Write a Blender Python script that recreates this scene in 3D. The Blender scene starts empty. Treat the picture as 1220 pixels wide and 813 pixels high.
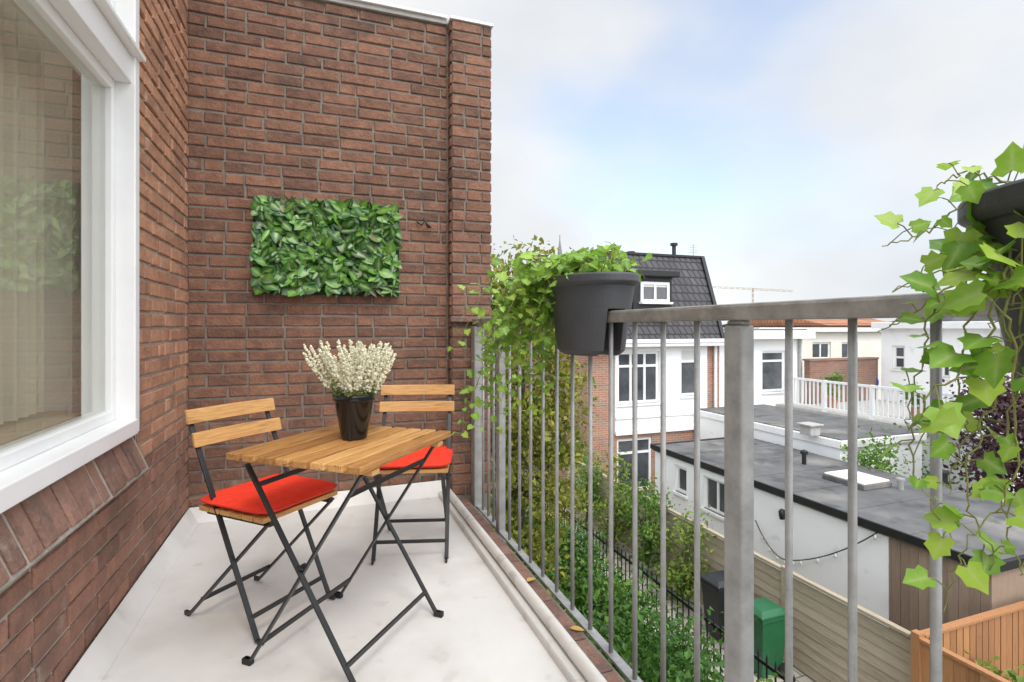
import bpy, math, random
from mathutils import Vector, Matrix
random.seed(11)
R = random.random
def U(a, b): return random.uniform(a, b)
scene = bpy.context.scene
C = scene.collection
PI = math.pi
G = -3.7                     # garden level below the balcony
CAMZ = 1.2
S20, C20 = math.sin(math.radians(20)), math.cos(math.radians(20))
# ---- surveying helpers: image ray -> real point on a real plane
def ray(x, y):
    u = (x-610)/632; v = (390-y)/632
    return Vector((S20+C20*u, C20-S20*u, v))
def P(x, y, d): return ray(x, y)*d + Vector((0, 0, CAMZ))
def onX(x, y, c): r = ray(x, y); return P(x, y, c/r.x)
def onY(x, y, c): r = ray(x, y); return P(x, y, c/r.y)
def rect(plane, c, x0, y0, x1, y1):
    f = onY if plane == 'Y' else onX
    k = 0 if plane == 'Y' else 1
    ym, xm = (y0+y1)/2, (x0+x1)/2
    a = [f(x0, ym, c)[k], f(x1, ym, c)[k]]; z = [f(xm, y1, c).z, f(xm, y0, c).z]
    return min(a), max(a), z[0], z[1]

# ------------------------------------------------------------------ materials
def nt(name):
    m = bpy.data.materials.new(name); m.use_nodes = True
    t = m.node_tree; b = t.nodes['Principled BSDF']
    return m, t, b
def N(t, k, **kw):
    n = t.nodes.new(k)
    for a, v in kw.items(): setattr(n, a, v)
    return n
def rgba(c): return (c[0], c[1], c[2], 1)
def surf(name, c1, c2=None, scale=6, rough=.6, bump=0, bscale=60, metal=0, spec=.5, island=0, trans=0, stretch=(1,1,1),
         vein=None, c3=None, speck=None, speck2=None, speck3=None):
    m, t, b = nt(name)
    L = t.links.new
    tc = N(t, 'ShaderNodeTexCoord'); mp = N(t, 'ShaderNodeMapping'); mp.inputs['Scale'].default_value = stretch
    L(tc.outputs['Object'], mp.inputs['Vector'])
    b.inputs['Roughness'].default_value = rough; b.inputs['Metallic'].default_value = metal
    b.inputs['Specular IOR Level'].default_value = spec
    c2 = c2 or c1
    no = N(t, 'ShaderNodeTexNoise'); no.inputs['Scale'].default_value = scale; no.inputs['Detail'].default_value = 8
    no.inputs['Roughness'].default_value = .65
    L(mp.outputs[0], no.inputs['Vector'])
    fac = no.outputs['Fac']
    mr = N(t, 'ShaderNodeMapRange'); mr.inputs[1].default_value = .3; mr.inputs[2].default_value = .7
    L(fac, mr.inputs[0]); fac = mr.outputs[0]
    if island:
        g = N(t, 'ShaderNodeNewGeometry')
        mx = N(t, 'ShaderNodeMix'); mx.inputs[0].default_value = island
        L(fac, mx.inputs[2]); L(g.outputs['Random Per Island'], mx.inputs[3]); fac = mx.outputs[0]
    cr = N(t, 'ShaderNodeValToRGB'); cr.color_ramp.elements[0].color = rgba(c1); cr.color_ramp.elements[1].color = rgba(c2)
    if c3:
        e = cr.color_ramp.elements.new(.5); e.color = rgba(c3)
    L(fac, cr.inputs[0]); col = cr.outputs[0]
    for sp in (speck, speck2, speck3):
        if not sp: continue
        n2 = N(t, 'ShaderNodeTexNoise'); n2.inputs['Scale'].default_value = sp[1]; n2.inputs['Detail'].default_value = 6
        L(mp.outputs[0], n2.inputs['Vector'])
        r2 = N(t, 'ShaderNodeMapRange'); r2.inputs[1].default_value = sp[2]; r2.inputs[2].default_value = sp[2]+sp[3]
        r2.inputs[4].default_value = sp[4]
        L(n2.outputs['Fac'], r2.inputs[0])
        m2 = N(t, 'ShaderNodeMix', data_type='RGBA'); L(r2.outputs[0], m2.inputs[0]); L(col, m2.inputs[6]); m2.inputs[7].default_value = rgba(sp[0]); col = m2.outputs[2]
    if vein:
        at = N(t, 'ShaderNodeAttribute', attribute_name='vein')
        pw = N(t, 'ShaderNodeMath', operation='POWER'); pw.inputs[1].default_value = 3.0; L(at.outputs['Fac'], pw.inputs[0])
        ml = N(t, 'ShaderNodeMath', operation='MULTIPLY'); ml.inputs[1].default_value = vein[3]; L(pw.outputs[0], ml.inputs[0])
        m3 = N(t, 'ShaderNodeMix', data_type='RGBA'); L(ml.outputs[0], m3.inputs[0]); L(col, m3.inputs[6]); m3.inputs[7].default_value = rgba(vein); col = m3.outputs[2]
    L(col, b.inputs['Base Color'])
    if bump:
        nb = N(t, 'ShaderNodeTexNoise'); nb.inputs['Scale'].default_value = bscale; nb.inputs['Detail'].default_value = 6
        L(mp.outputs[0], nb.inputs['Vector'])
        bp = N(t, 'ShaderNodeBump'); bp.inputs['Strength'].default_value = bump; bp.inputs['Distance'].default_value = .01
        L(nb.outputs['Fac'], bp.inputs['Height']); L(bp.outputs[0], b.inputs['Normal'])
    if trans:
        tr = N(t, 'ShaderNodeBsdfTranslucent'); ms = N(t, 'ShaderNodeMixShader'); ms.inputs[0].default_value = trans
        L(col, tr.inputs['Color']); L(b.outputs[0], ms.inputs[1]); L(tr.outputs[0], ms.inputs[2])
        L(ms.outputs[0], t.nodes['Material Output'].inputs['Surface'])
    return m
def bricktex(name, c1, c2, mortar, bw=.22, bh=.065, ms=.01, rough=.85, axis='wall', offset=.5):
    m, t, b = nt(name); L = t.links.new
    tc = N(t, 'ShaderNodeTexCoord'); sx = N(t, 'ShaderNodeSeparateXYZ'); L(tc.outputs['Object'], sx.inputs[0])
    cb = N(t, 'ShaderNodeCombineXYZ')
    if axis == 'wall':
        ad = N(t, 'ShaderNodeMath', operation='ADD'); L(sx.outputs[0], ad.inputs[0]); L(sx.outputs[1], ad.inputs[1])
        L(ad.outputs[0], cb.inputs[0]); L(sx.outputs[2], cb.inputs[1])
    else:
        L(sx.outputs[0], cb.inputs[0]); L(sx.outputs[1], cb.inputs[1])
    br = N(t, 'ShaderNodeTexBrick'); br.offset = offset
    br.inputs['Scale'].default_value = 1; br.inputs['Brick Width'].default_value = bw; br.inputs['Row Height'].default_value = bh
    br.inputs['Mortar Size'].default_value = ms; br.inputs['Color1'].default_value = rgba(c1); br.inputs['Color2'].default_value = rgba(c2); br.inputs['Mortar'].default_value = rgba(mortar)
    L(cb.outputs[0], br.inputs['Vector'])
    no = N(t, 'ShaderNodeTexNoise'); no.inputs['Scale'].default_value = 1.3; no.inputs['Detail'].default_value = 8; L(tc.outputs['Object'], no.inputs['Vector'])
    mr = N(t, 'ShaderNodeMapRange'); mr.inputs[3].default_value = .55; mr.inputs[4].default_value = 1.4; L(no.outputs['Fac'], mr.inputs[0])
    mx = N(t, 'ShaderNodeMix', data_type='RGBA', blend_type='MULTIPLY'); mx.inputs[0].default_value = 1
    L(br.outputs['Color'], mx.inputs[6]); L(mr.outputs[0], mx.inputs[7]); L(mx.outputs[2], b.inputs['Base Color'])
    bp = N(t, 'ShaderNodeBump'); bp.inputs['Strength'].default_value = .6; bp.inputs['Distance'].default_value = .02; bp.invert = True
    L(br.outputs['Fac'], bp.inputs['Height']); L(bp.outputs[0], b.inputs['Normal'])
    b.inputs['Roughness'].default_value = rough
    return m
def glassmat(name, tint):
    m, t, b = nt(name); L = t.links.new; t.nodes.remove(b)
    tr = N(t, 'ShaderNodeBsdfTransparent'); tr.inputs[0].default_value = rgba(tint)
    g = N(t, 'ShaderNodeBsdfGlossy'); g.inputs['Roughness'].default_value = .0
    lw = N(t, 'ShaderNodeLayerWeight'); lw.inputs[0].default_value = .5
    pw = N(t, 'ShaderNodeMath', operation='POWER'); pw.inputs[1].default_value = 2.8; L(lw.outputs['Facing'], pw.inputs[0])
    ma = N(t, 'ShaderNodeMath', operation='MULTIPLY_ADD', use_clamp=True); ma.inputs[1].default_value = .86; ma.inputs[2].default_value = .07; L(pw.outputs[0], ma.inputs[0])
    ms = N(t, 'ShaderNodeMixShader'); L(ma.outputs[0], ms.inputs[0]); L(tr.outputs[0], ms.inputs[1]); L(g.outputs[0], ms.inputs[2])
    L(ms.outputs[0], t.nodes['Material Output'].inputs['Surface'])
    return m

M = {}
M['brick_back'] = surf('brown brick', (.085,.047,.034), (.31,.155,.096), 13, .9, .9, 60, island=.46, c3=(.192,.096,.062), speck=((.055,.040,.034), 2.6, .56, .12, .5), speck2=((.30,.235,.185), 8.0, .62, .10, .4))
M['brick_left'] = surf('red brown brick', (.24,.122,.077), (.57,.305,.182), 13, .9, .8, 60, island=.48, c3=(.41,.203,.12), speck=((.15,.10,.072), 3.4, .57, .12, .5), speck2=((.48,.41,.33), 8.0, .62, .10, .45))
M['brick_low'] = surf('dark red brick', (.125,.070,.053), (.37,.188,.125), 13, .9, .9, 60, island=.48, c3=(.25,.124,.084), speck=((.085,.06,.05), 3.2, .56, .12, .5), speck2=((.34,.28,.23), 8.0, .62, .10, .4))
M['brick_sill'] = surf('sill brick', (.13,.076,.059), (.31,.168,.12), 13, .9, .9, 60, island=.55, speck=((.09,.072,.062), 9.0, .52, .15, .6), speck2=((.30,.26,.22), 14.0, .61, .10, .4))
M['mortar'] = surf('mortar', (.14,.118,.096), (.26,.222,.184), 12, .95, .5, 120)
M['mortar_light'] = surf('light mortar', (.27,.235,.195), (.43,.375,.315), 12, .95, .5, 120)
M['white'] = surf('white paint', (.80,.80,.785), (.86,.86,.845), 4, .35)
M['white_render'] = surf('white render', (.84,.84,.825), (.90,.90,.89), 1.2, .8, .15, 30, speck=((.62,.61,.57), .9, .60, .2, .5), speck2=((.54,.52,.48), 3.5, .64, .12, .45))
M['cream'] = surf('cream render', (.70,.66,.57), (.80,.77,.69), 1.2, .8, .1, 30, speck=((.52,.48,.41), .9, .58, .2, .5))
M['membrane'] = surf('pale roofing membrane', (.60,.585,.555), (.72,.71,.685), 1.4, .6, .12, 25, speck=((.49,.465,.425), 2.2, .53, .2, .6), speck2=((.43,.40,.36), 9.0, .62, .10, .35), speck3=((.76,.75,.73), 4.0, .60, .15, .5))
M['pipe'] = surf('pale pipe', (.58,.55,.51), (.68,.66,.62), 3, .5, speck=((.42,.39,.34), 9, .58, .1, .7))
M['galv'] = surf('galvanised steel', (.27,.27,.26), (.44,.44,.425), 14, .5, .08, 90, metal=.25, speck=((.19,.16,.13), 7, .62, .12, .5))
M['galv_rail'] = surf('weathered rail steel', (.20,.185,.16), (.44,.43,.40), 11, .5, .12, 90, metal=.25, speck=((.17,.125,.09), 6, .55, .12, .65))
M['black_steel'] = surf('black steel', (.012,.012,.013), (.02,.02,.021), 8, .38)
M['acacia'] = surf('oiled acacia', (.18,.066,.018), (.80,.47,.18), 8, .42, .15, 40, island=.62, stretch=(.8,16,16), c3=(.48,.235,.072), speck=((.14,.05,.016), 5.0, .58, .08, .7))
M['acacia_y'] = surf('oiled acacia crosswise', (.36,.165,.048), (.76,.46,.18), 8, .42, .15, 40, island=.35, stretch=(16,.8,16), c3=(.58,.32,.11), speck=((.24,.10,.03), 5.0, .60, .08, .5))
M['red'] = surf('red cloth', (.78,.040,.019), (.88,.060,.028), 30, .85, .2, 400, spec=.2)
M['red_dark'] = surf('red piping', (.64,.03,.015), (.72,.04,.02), 30, .85)
M['pot_black'] = surf('glossy black pot', (.008,.008,.009), (.012,.012,.012), 5, .14)
M['planter'] = surf('anthracite plastic', (.044,.047,.053), (.064,.067,.074), 4, .5, .1, 200)
M['soil'] = surf('potting soil', (.012,.008,.005), (.05,.032,.02), 40, .95, .8, 60)
M['ivy'] = surf('ivy leaf', (.075,.21,.018), (.50,.68,.09), 20, .42, .1, 60, island=.75, trans=.42, vein=(.54,.66,.26,.5), c3=(.24,.46,.042))
M['ivy_stem'] = surf('ivy stem', (.14,.19,.04), (.26,.24,.08), 20, .7)
M['panel_leaf'] = surf('artificial leaf', (.006,.034,.006), (.15,.36,.04), 20, .34, .05, 60, island=.8, trans=.1, vein=(.38,.52,.18,.75), c3=(.022,.12,.014))
M['panel_red'] = surf('olive artificial leaf', (.04,.06,.02), (.16,.18,.05), 20, .4, island=.7)
M['panel_base'] = surf('dark green mat', (.004,.02,.006), (.01,.035,.010), 20, .8)
M['heather'] = surf('cream heather flower', (.72,.68,.46), (.92,.89,.74), 20, .8, island=.8, trans=.2)
M['heather_green'] = surf('heather green', (.16,.24,.07), (.32,.38,.13), 20, .8, island=.8)
M['tree_leaf'] = surf('yellow green foliage', (.055,.085,.012), (.46,.42,.05), 1.3, .6, island=.55, trans=.35, c3=(.21,.24,.028))
M['hedge_dark'] = surf('dark foliage', (.014,.05,.008), (.11,.26,.03), 1.6, .55, island=.55, trans=.3, c3=(.045,.125,.014))
M['hedge_mid'] = surf('mid foliage', (.034,.095,.012), (.22,.38,.05), 1.6, .55, island=.55, trans=.35, c3=(.10,.215,.024))
M['hedge_olive'] = surf('olive foliage', (.06,.105,.016), (.34,.42,.065), 1.6, .55, island=.55, trans=.35, c3=(.17,.25,.032))
M['purple_leaf'] = surf('purple foliage', (.026,.013,.017), (.16,.065,.08), 1.6, .5, island=.6, trans=.2, c3=(.07,.03,.038))
M['bark'] = surf('bark', (.05,.04,.03), (.13,.10,.075), 14, .9, .6, 50, stretch=(3,3,.6))
M['lawn'] = surf('garden ground', (.022,.035,.012), (.09,.10,.04), 1.2, .95, .8, 20)
M['far_ground'] = surf('far ground', (.08,.08,.06), (.13,.13,.11), .05, .95)
M['paving'] = bricktex('grey paving', (.38,.35,.30), (.47,.43,.37), (.17,.15,.12), .3, .3, .012, axis='floor')
M['wood_grey'] = surf('weathered fence wood', (.30,.25,.18), (.54,.455,.33), 5, .85, .3, 40, island=.4, stretch=(14,.9,14), c3=(.42,.35,.25), speck=((.22,.19,.145), 1.5, .57, .15, .45))
M['wood_brown'] = surf('brown planks', (.20,.14,.098), (.38,.285,.205), 5, .8, .3, 40, island=.5, stretch=(14,14,.9))
M['cedar'] = surf('orange cedar', (.24,.105,.045), (.50,.25,.10), 5, .75, .3, 40, island=.6, stretch=(14,14,.9), c3=(.38,.175,.07), speck=((.18,.11,.065), 2.5, .56, .15, .5))
M['concrete'] = surf('concrete', (.34,.33,.31), (.47,.46,.43), 9, .9, .3, 60)
M['bitumen'] = surf('roofing felt', (.075,.077,.08), (.155,.155,.153), 1.4, .85, .3, 120, speck=((.27,.255,.23), .8, .52, .2, .75), speck2=((.04,.042,.045), 2.2, .56, .12, .6))
M['black'] = surf('black trim', (.010,.010,.011), (.018,.018,.018), 5, .45)
M['tile'] = bricktex('dark roof tile', (.045,.042,.046), (.075,.07,.075), (.010,.010,.011), .22, .26, .025, .6)
M['brick_far'] = bricktex('reddish house brick', (.34,.15,.095), (.44,.21,.13), (.38,.33,.27))
M['brick_far_dark'] = bricktex('brown house brick', (.21,.10,.07), (.29,.14,.095), (.24,.20,.16))
M['roof_orange'] = bricktex('orange tiles', (.36,.15,.08), (.42,.19,.10), (.14,.07,.05), .25, .3, .02)
M['pane'] = surf('window glass', (.03,.035,.04), (.12,.13,.14), .9, .06, spec=.9)
M['curtain_far'] = surf('pale blind', (.6,.6,.57), (.7,.7,.67), 2, .7)
M['glass'] = glassmat('clear pane', (.93,.95,.91))
M['room'] = surf('room wall', (.70,.64,.54), (.76,.70,.60), 1, .8)
M['curtain'] = surf('sheer curtain', (.68,.63,.51), (.78,.73,.61), 2, .9, trans=.4)
M['sill_wood'] = surf('pale sill board', (.50,.40,.28), (.60,.50,.37), 6, .4, stretch=(14,.9,14))
M['bin_green'] = surf('green bin plastic', (.010,.095,.036), (.018,.135,.052), 5, .45)
M['bin_dark'] = surf('dark bin plastic', (.012,.014,.017), (.022,.024,.028), 5, .45)
M['rubber'] = surf('black rubber', (.01,.01,.01), (.015,.015,.015), 5, .7)
M['blue'] = surf('blue hose', (.02,.12,.42), (.04,.18,.55), 5, .4)
M['crane'] = surf('crane steel', (.50,.44,.36), (.56,.48,.38), 2, .5)
M['bulb'] = surf('frosted bulb', (.6,.6,.55), (.7,.7,.66), 5, .2)
M['slate'] = surf('spire slate', (.14,.15,.17), (.2,.21,.23), 2, .7)
M['dry_leaf'] = surf('fallen leaf', (.40,.22,.05), (.55,.36,.10), 20, .7, island=.8)
M['terracotta'] = surf('terracotta', (.36,.16,.09), (.46,.22,.13), 8, .8)

# ------------------------------------------------------------------ mesh builder
OFF = {}
class MB:
    def __init__(s): s.v = []; s.f = []; s.a = []; s.m = []
    def add(s, vs, fs, av=None, mi=0):
        o = len(s.v); s.v += [tuple(p) for p in vs]; s.f += [tuple(i+o for i in f) for f in fs]
        s.a += av if av else [0.0]*len(vs); s.m += [mi]*len(fs); return s
    def box(s, lo, hi, mi=0):
        x0, y0, z0 = lo; x1, y1, z1 = hi
        return s.add([(x0,y0,z0),(x1,y0,z0),(x1,y1,z0),(x0,y1,z0),(x0,y0,z1),(x1,y0,z1),(x1,y1,z1),(x0,y1,z1)],
              [(0,3,2,1),(4,5,6,7),(0,1,5,4),(1,2,6,5),(2,3,7,6),(3,0,4,7)], mi=mi)
    def bar(s, p, q, w, h, up=(0,0,1), mi=0):
        p = Vector(p); q = Vector(q); d = (q-p).normalized(); a = d.cross(Vector(up))
        if a.length < 1e-4: a = d.cross(Vector((0,1,0)))
        a.normalize(); b = a.cross(d)
        a *= w/2; b *= h/2
        return s.add([p-a-b, p+a-b, p+a+b, p-a+b, q-a-b, q+a-b, q+a+b, q-a+b],
              [(0,3,2,1),(4,5,6,7),(0,1,5,4),(1,2,6,5),(2,3,7,6),(3,0,4,7)], mi=mi)
    def tube(s, pts, r, n=8, mi=0):
        pts = [Vector(p) for p in pts]; rs = r if isinstance(r, (list, tuple)) else [r]*len(pts)
        vs = []; ref = Vector((.31,.17,.93))
        for i, p in enumerate(pts):
            d = (pts[min(i+1, len(pts)-1)]-pts[max(i-1, 0)]).normalized()
            a = d.cross(ref)
            if a.length < .05: a = d.cross(Vector((1,0,0)))
            a.normalize(); b = d.cross(a)
            for k in range(n):
                t = 2*PI*k/n; vs.append(p+(a*math.cos(t)+b*math.sin(t))*rs[i])
        fs = []
        for i in range(len(pts)-1):
            for k in range(n):
                k2 = (k+1) % n; fs.append((i*n+k, i*n+k2, (i+1)*n+k2, (i+1)*n+k))
        fs.append(tuple(range(n))[::-1]); fs.append(tuple((len(pts)-1)*n+k for k in range(n)))
        return s.add(vs, fs, mi=mi)
    def lathe(s, prof, c=(0,0,0), n=32, mi=0, cap=True, sy=1):
        vs = []; fs = []
        for r, z in prof:
            for k in range(n):
                t = 2*PI*k/n; vs.append((c[0]+r*math.cos(t), c[1]+sy*r*math.sin(t), c[2]+z))
        for i in range(len(prof)-1):
            for k in range(n):
                k2 = (k+1) % n; fs.append((i*n+k, i*n+k2, (i+1)*n+k2, (i+1)*n+k))
        if cap:
            fs.append(tuple(range(n))[::-1]); fs.append(tuple((len(prof)-1)*n+k for k in range(n)))
        return s.add(vs, fs, mi=mi)
    def loft(s, rings, mi=0):
        n = len(rings[0]); vs = [p for r in rings for p in r]; fs = []
        for i in range(len(rings)-1):
            for k in range(n):
                k2 = (k+1) % n; fs.append((i*n+k, i*n+k2, (i+1)*n+k2, (i+1)*n+k))
        fs.append(tuple(range(n))[::-1]); fs.append(tuple((len(rings)-1)*n+k for k in range(n)))
        return s.add(vs, fs, mi=mi)
    def build(s, name, mats, parent=None, smooth=False, bevel=0, local=False):
        me = bpy.data.meshes.new(name)
        off = Vector((0,0,0))
        if parent is not None: off = Vector((0,0,0)) if local else OFF.get(parent.name, Vector((0,0,0)))
        elif not local:
            xs = [v[0] for v in s.v]; ys = [v[1] for v in s.v]; zs = [v[2] for v in s.v]
            off = Vector(((min(xs)+max(xs))/2, (min(ys)+max(ys))/2, min(zs)))
        me.from_pydata([(v[0]-off.x, v[1]-off.y, v[2]-off.z) for v in s.v], [], s.f)
        for m in (mats if isinstance(mats, (list, tuple)) else [mats]): me.materials.append(m)
        me.polygons.foreach_set('material_index', s.m)
        if smooth: me.polygons.foreach_set('use_smooth', [True]*len(s.f))
        if any(s.a):
            at = me.attributes.new('vein', 'FLOAT', 'POINT'); at.data.foreach_set('value', s.a)
        me.update()
        o = bpy.data.objects.new(name, me); C.objects.link(o)
        if parent is not None: o.parent = parent; OFF[o.name] = off
        else: o.location = off; OFF[o.name] = off
        if bevel:
            b = o.modifiers.new('bevel', 'BEVEL'); b.width = bevel; b.segments = 2; b.limit_method = 'ANGLE'; b.angle_limit = math.radians(40)
        return o
def tag(o, label=None, cat=None, group=None, kind=None):
    if label: o['label'] = label
    if cat: o['category'] = cat
    if group: o['group'] = group
    if kind: o['kind'] = kind
    return o
def thing(name, label, cat, loc=(0,0,0), group=None):
    o = bpy.data.objects.new(name, None); o.empty_display_size = .1; C.objects.link(o); o.location = loc
    OFF[o.name] = Vector(loc); return tag(o, label, cat, group)
def dup(o, parent=None):
    c = o.copy(); C.objects.link(c)
    if parent is not None: c.parent = parent
    for ch in list(o.children): dup(ch, c)
    return c

def bricks(mb, O, Ud, Vd, w, h, bl=.228, bh=.0755, jt=.0135, dep=.02, mi=0, header=.18, jit=.0027, start=None, face=.010, chm=1.0):
    O = Vector(O); Ud = Vector(Ud).normalized(); Vd = Vector(Vd).normalized(); Nn = Ud.cross(Vd)
    rows = max(1, round(h/bh)); bh = h/rows
    for r in range(rows):
        x = -((r % 2)*bl/2 + U(0, .03)) if start is None else start
        while x < w:
            Ln = bl*.5 if R() < header else bl*U(.97,1.03)
            a = max(x, 0)+jt/2*U(.7,1.3); b = min(x+Ln, w)-jt/2*U(.7,1.3); x += Ln
            if b-a < .025: continue
            z0 = r*bh+jt/2+U(-jit, jit)*.6; z1 = (r+1)*bh-jt/2+U(-jit, jit)*.6
            tilt = U(-jit, jit)*.7
            n0 = face+U(-jit, jit); ch = U(.003, .0065)*chm
            def pt(u, v, n): return O+Ud*u+Vd*v+Nn*n
            j = lambda k=1: U(-jit, jit)*k*.8
            dn = .006*chm
            vs = [pt(a,z0,-dep),pt(b,z0,-dep),pt(b,z1,-dep),pt(a,z1,-dep)]
            mid = [pt(a+j(),z0+j(),n0-dn),pt(b+j(),z0+tilt*.5,n0-dn+tilt),pt(b+j(),z1+tilt*.5,n0-dn+tilt),pt(a+j(),z1+j(),n0-dn)]
            fr = [pt(a+ch,z0+ch+j(),n0+j()),pt(b-ch,z0+ch+j(),n0+tilt),pt(b-ch,z1-ch+j(),n0+tilt),pt(a+ch,z1-ch+j(),n0+j())]
            mb.add(vs+mid+fr, [(0,1,5,4),(1,2,6,5),(2,3,7,6),(3,0,4,7),(4,5,9,8),(5,6,10,9),(6,7,11,10),(7,4,8,11),(8,9,10,11)], mi=mi)
def quad(mb, a, b, c, d, mi=0): mb.add([a,b,c,d], [(0,1,2,3)], mi=mi)

# ------------------------------------------------------------------ leaves
def frame_from(d, n):
    d = Vector(d).normalized(); n = Vector(n)
    s_ = d.cross(n)
    if s_.length < 1e-3: s_ = d.cross(Vector((.3,.5,.8)))
    s_.normalize(); return s_, d, s_.cross(d)
def ivy_leaf(mb, p, d, n, s):
    sx, dy, nz = frame_from(d, n); p = Vector(p)
    fold = U(.02,.16); curl = U(-.05,.25); w = U(.88,1.12)
    def q(x, y): return p + (sx*x*w + dy*y + nz*(fold*abs(x)*1.4 - curl*y*y*.5))*s
    vs = [q(0,0), q(0,.27), q(0,.6), q(0,.98)]
    av = [1,1,1,.6]
    for sg in (1,-1):
        for (x, y) in ((.22,-.16),(.52,.02),(.39,.25),(.48,.50),(.25,.66)):
            vs.append(q(sg*x*U(.9,1.1), y*U(.95,1.05))); av.append(0.0)
    f = []
    for b, rv_ in ((4, False), (9, True)):
        for t in ((0,b,b+1),(0,b+1,b+2),(0,b+2,1),(1,b+2,b+3),(1,b+3,b+4),(1,b+4,2),(2,b+4,3)):
            f.append(t[::-1] if rv_ else t)
    mb.add(vs, f, av)
def oval_leaf(mb, p, d, n, s, w=.5, mi=0):
    sx, dy, nz = frame_from(d, n); p = Vector(p)
    fold = U(.05,.25); curl = U(.0,.4)
    def q(x, y): return p + (sx*x*w + dy*y + nz*(fold*abs(x) - curl*y*y*.6))*s
    ys = (0,.22,.5,.78,1.0); hw = (0,.38,.47,.30,0)
    vs = [q(0,y) for y in ys]; av = [1,1,1,.8,.3]
    for sg in (1,-1):
        vs += [q(sg*hw[i],ys[i]) for i in (1,2,3)]; av += [0,0,0]
    mb.add(vs, [(0,5,1),(1,5,6,2),(2,6,7,3),(3,7,4),(0,1,8),(1,2,9,8),(2,3,10,9),(3,4,10)], av, mi)
def rv():
    while True:
        v = Vector((U(-1,1),U(-1,1),U(-1,1)))
        if .05 < v.length < 1: return v.normalized()
def tiny_leaf(mb, p, s):
    d = rv(); n = (rv()+Vector((0,0,.9))).normalized()
    sx, dy, nz = frame_from(d, n); p = Vector(p)
    mb.add([p, p+(sx*.32+dy*.5+nz*.08)*s, p+dy*s-nz*.1*s, p+(-sx*.32+dy*.5+nz*.08)*s], [(0,1,2),(0,2,3)])
def crown(mb, c, rad, n, size, clumps=30, spread=.3, shell=.55):
    cs = []
    for i in range(clumps):
        v = rv()*(shell+(1-shell)*R())
        cs.append(Vector((c[0]+v.x*rad[0], c[1]+v.y*rad[1], c[2]+v.z*rad[2])))
    mr = min(rad)
    for i in range(n):
        k = random.choice(cs); g = Vector((random.gauss(0,1),random.gauss(0,1),random.gauss(0,.8)))*spread*mr
        tiny_leaf(mb, k+g, size*U(.6,1.3))
    return cs
def tree(name, label, cat, base, h0, c, rad, n, size, mat, clumps=30, group=None, tr=.07, spread=.3):
    t = thing(name, label, cat, base, group)
    mb = MB(); cs = crown(mb, c, rad, n, size, clumps, spread)
    mb.build('crown', mat, t)
    tk = MB(); b = Vector(base); top = Vector((c[0], c[1], c[2]+rad[2]*.55))
    pts = [b.lerp(top, i/6)+Vector((U(-.04,.04),U(-.04,.04),0)) for i in range(7)]; pts[0] = b
    tk.tube(pts, [tr*(1-.13*i) for i in range(7)], 8)
    for k in cs[:24]:
        s0 = min(pts[1:], key=lambda q: abs(q.z-(k.z-.5))); m_ = s0.lerp(k, .5)+Vector((0,0,-.05))
        tk.tube([s0, m_, k], [tr*.4, tr*.25, tr*.1], 5)
    tk.build('trunk', M['bark'], t, smooth=True)
    return t

# ================================================================== SETTING
mb = MB(); mb.box((-300,-300,G-.5),(500,600,G-.02)); tag(mb.build('ground', M['far_ground']), kind='structure')
mb = MB(); mb.box((-.7,-3,G-.3),(4.83,13,G)); tag(mb.build('garden_ground', M['lawn']), kind='structure')
mb = MB(); mb.box((4.83,-3,G-.3),(6.42,13,G+.004)); tag(mb.build('path', M['paving']), kind='structure')

# balcony floor, membrane with upturned edges
mb = MB()
mb.box((-.79,-1.4,-.32),(.80,3.80,0))
quad(mb, (-.69,-1.4,.001),(-.69,3.72,.001),(-.752,3.76,.085),(-.752,-1.4,.085))
quad(mb, (-.69,3.70,.001),(.86,3.70,.001),(.86,3.758,.10),(-.752,3.758,.085))
mb.box((.795,-1.4,-.3),(.865,3.75,.035))
tag(mb.build('floor', M['membrane'], bevel=.012), kind='structure')
mb = MB(); mb.tube([(.842,-1.4,.058),(.84,.6,.057),(.845,2.0,.058),(.842,3.62,.06),(.842,3.67,.052),(.842,3.69,.0)], .024, 12)
tag(mb.build('drain_pipe', M['pipe'], smooth=True), 'pale round pipe lying along the open edge of the white balcony floor', 'pipe')
mb = MB(); mb.box((.866,-1.4,-.32),(1.0,3.76,-.03), 1)
bricks(mb, (.868,3.74,-.032), (0,-1,0), (1,0,0), 5.1, .128, .105, .128, .012, .01, 0, 0, .003)
tag(mb.build('ledge', [M['brick_sill'], M['mortar']]), kind='structure')
for i, (x, y) in enumerate(((.93,2.35),(.95,1.93))):
    mb = MB(); oval_leaf(mb, (x,y,-.012), (1,.4-i,.02), (0,0,1), .06, .6)
    tag(mb.build('fallen_leaf', M['dry_leaf']), ['yellowed dry leaf on the brown ledge below the ivy planter','yellowed dry leaf on the brown ledge, nearer the camera'][i], 'leaf')

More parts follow.
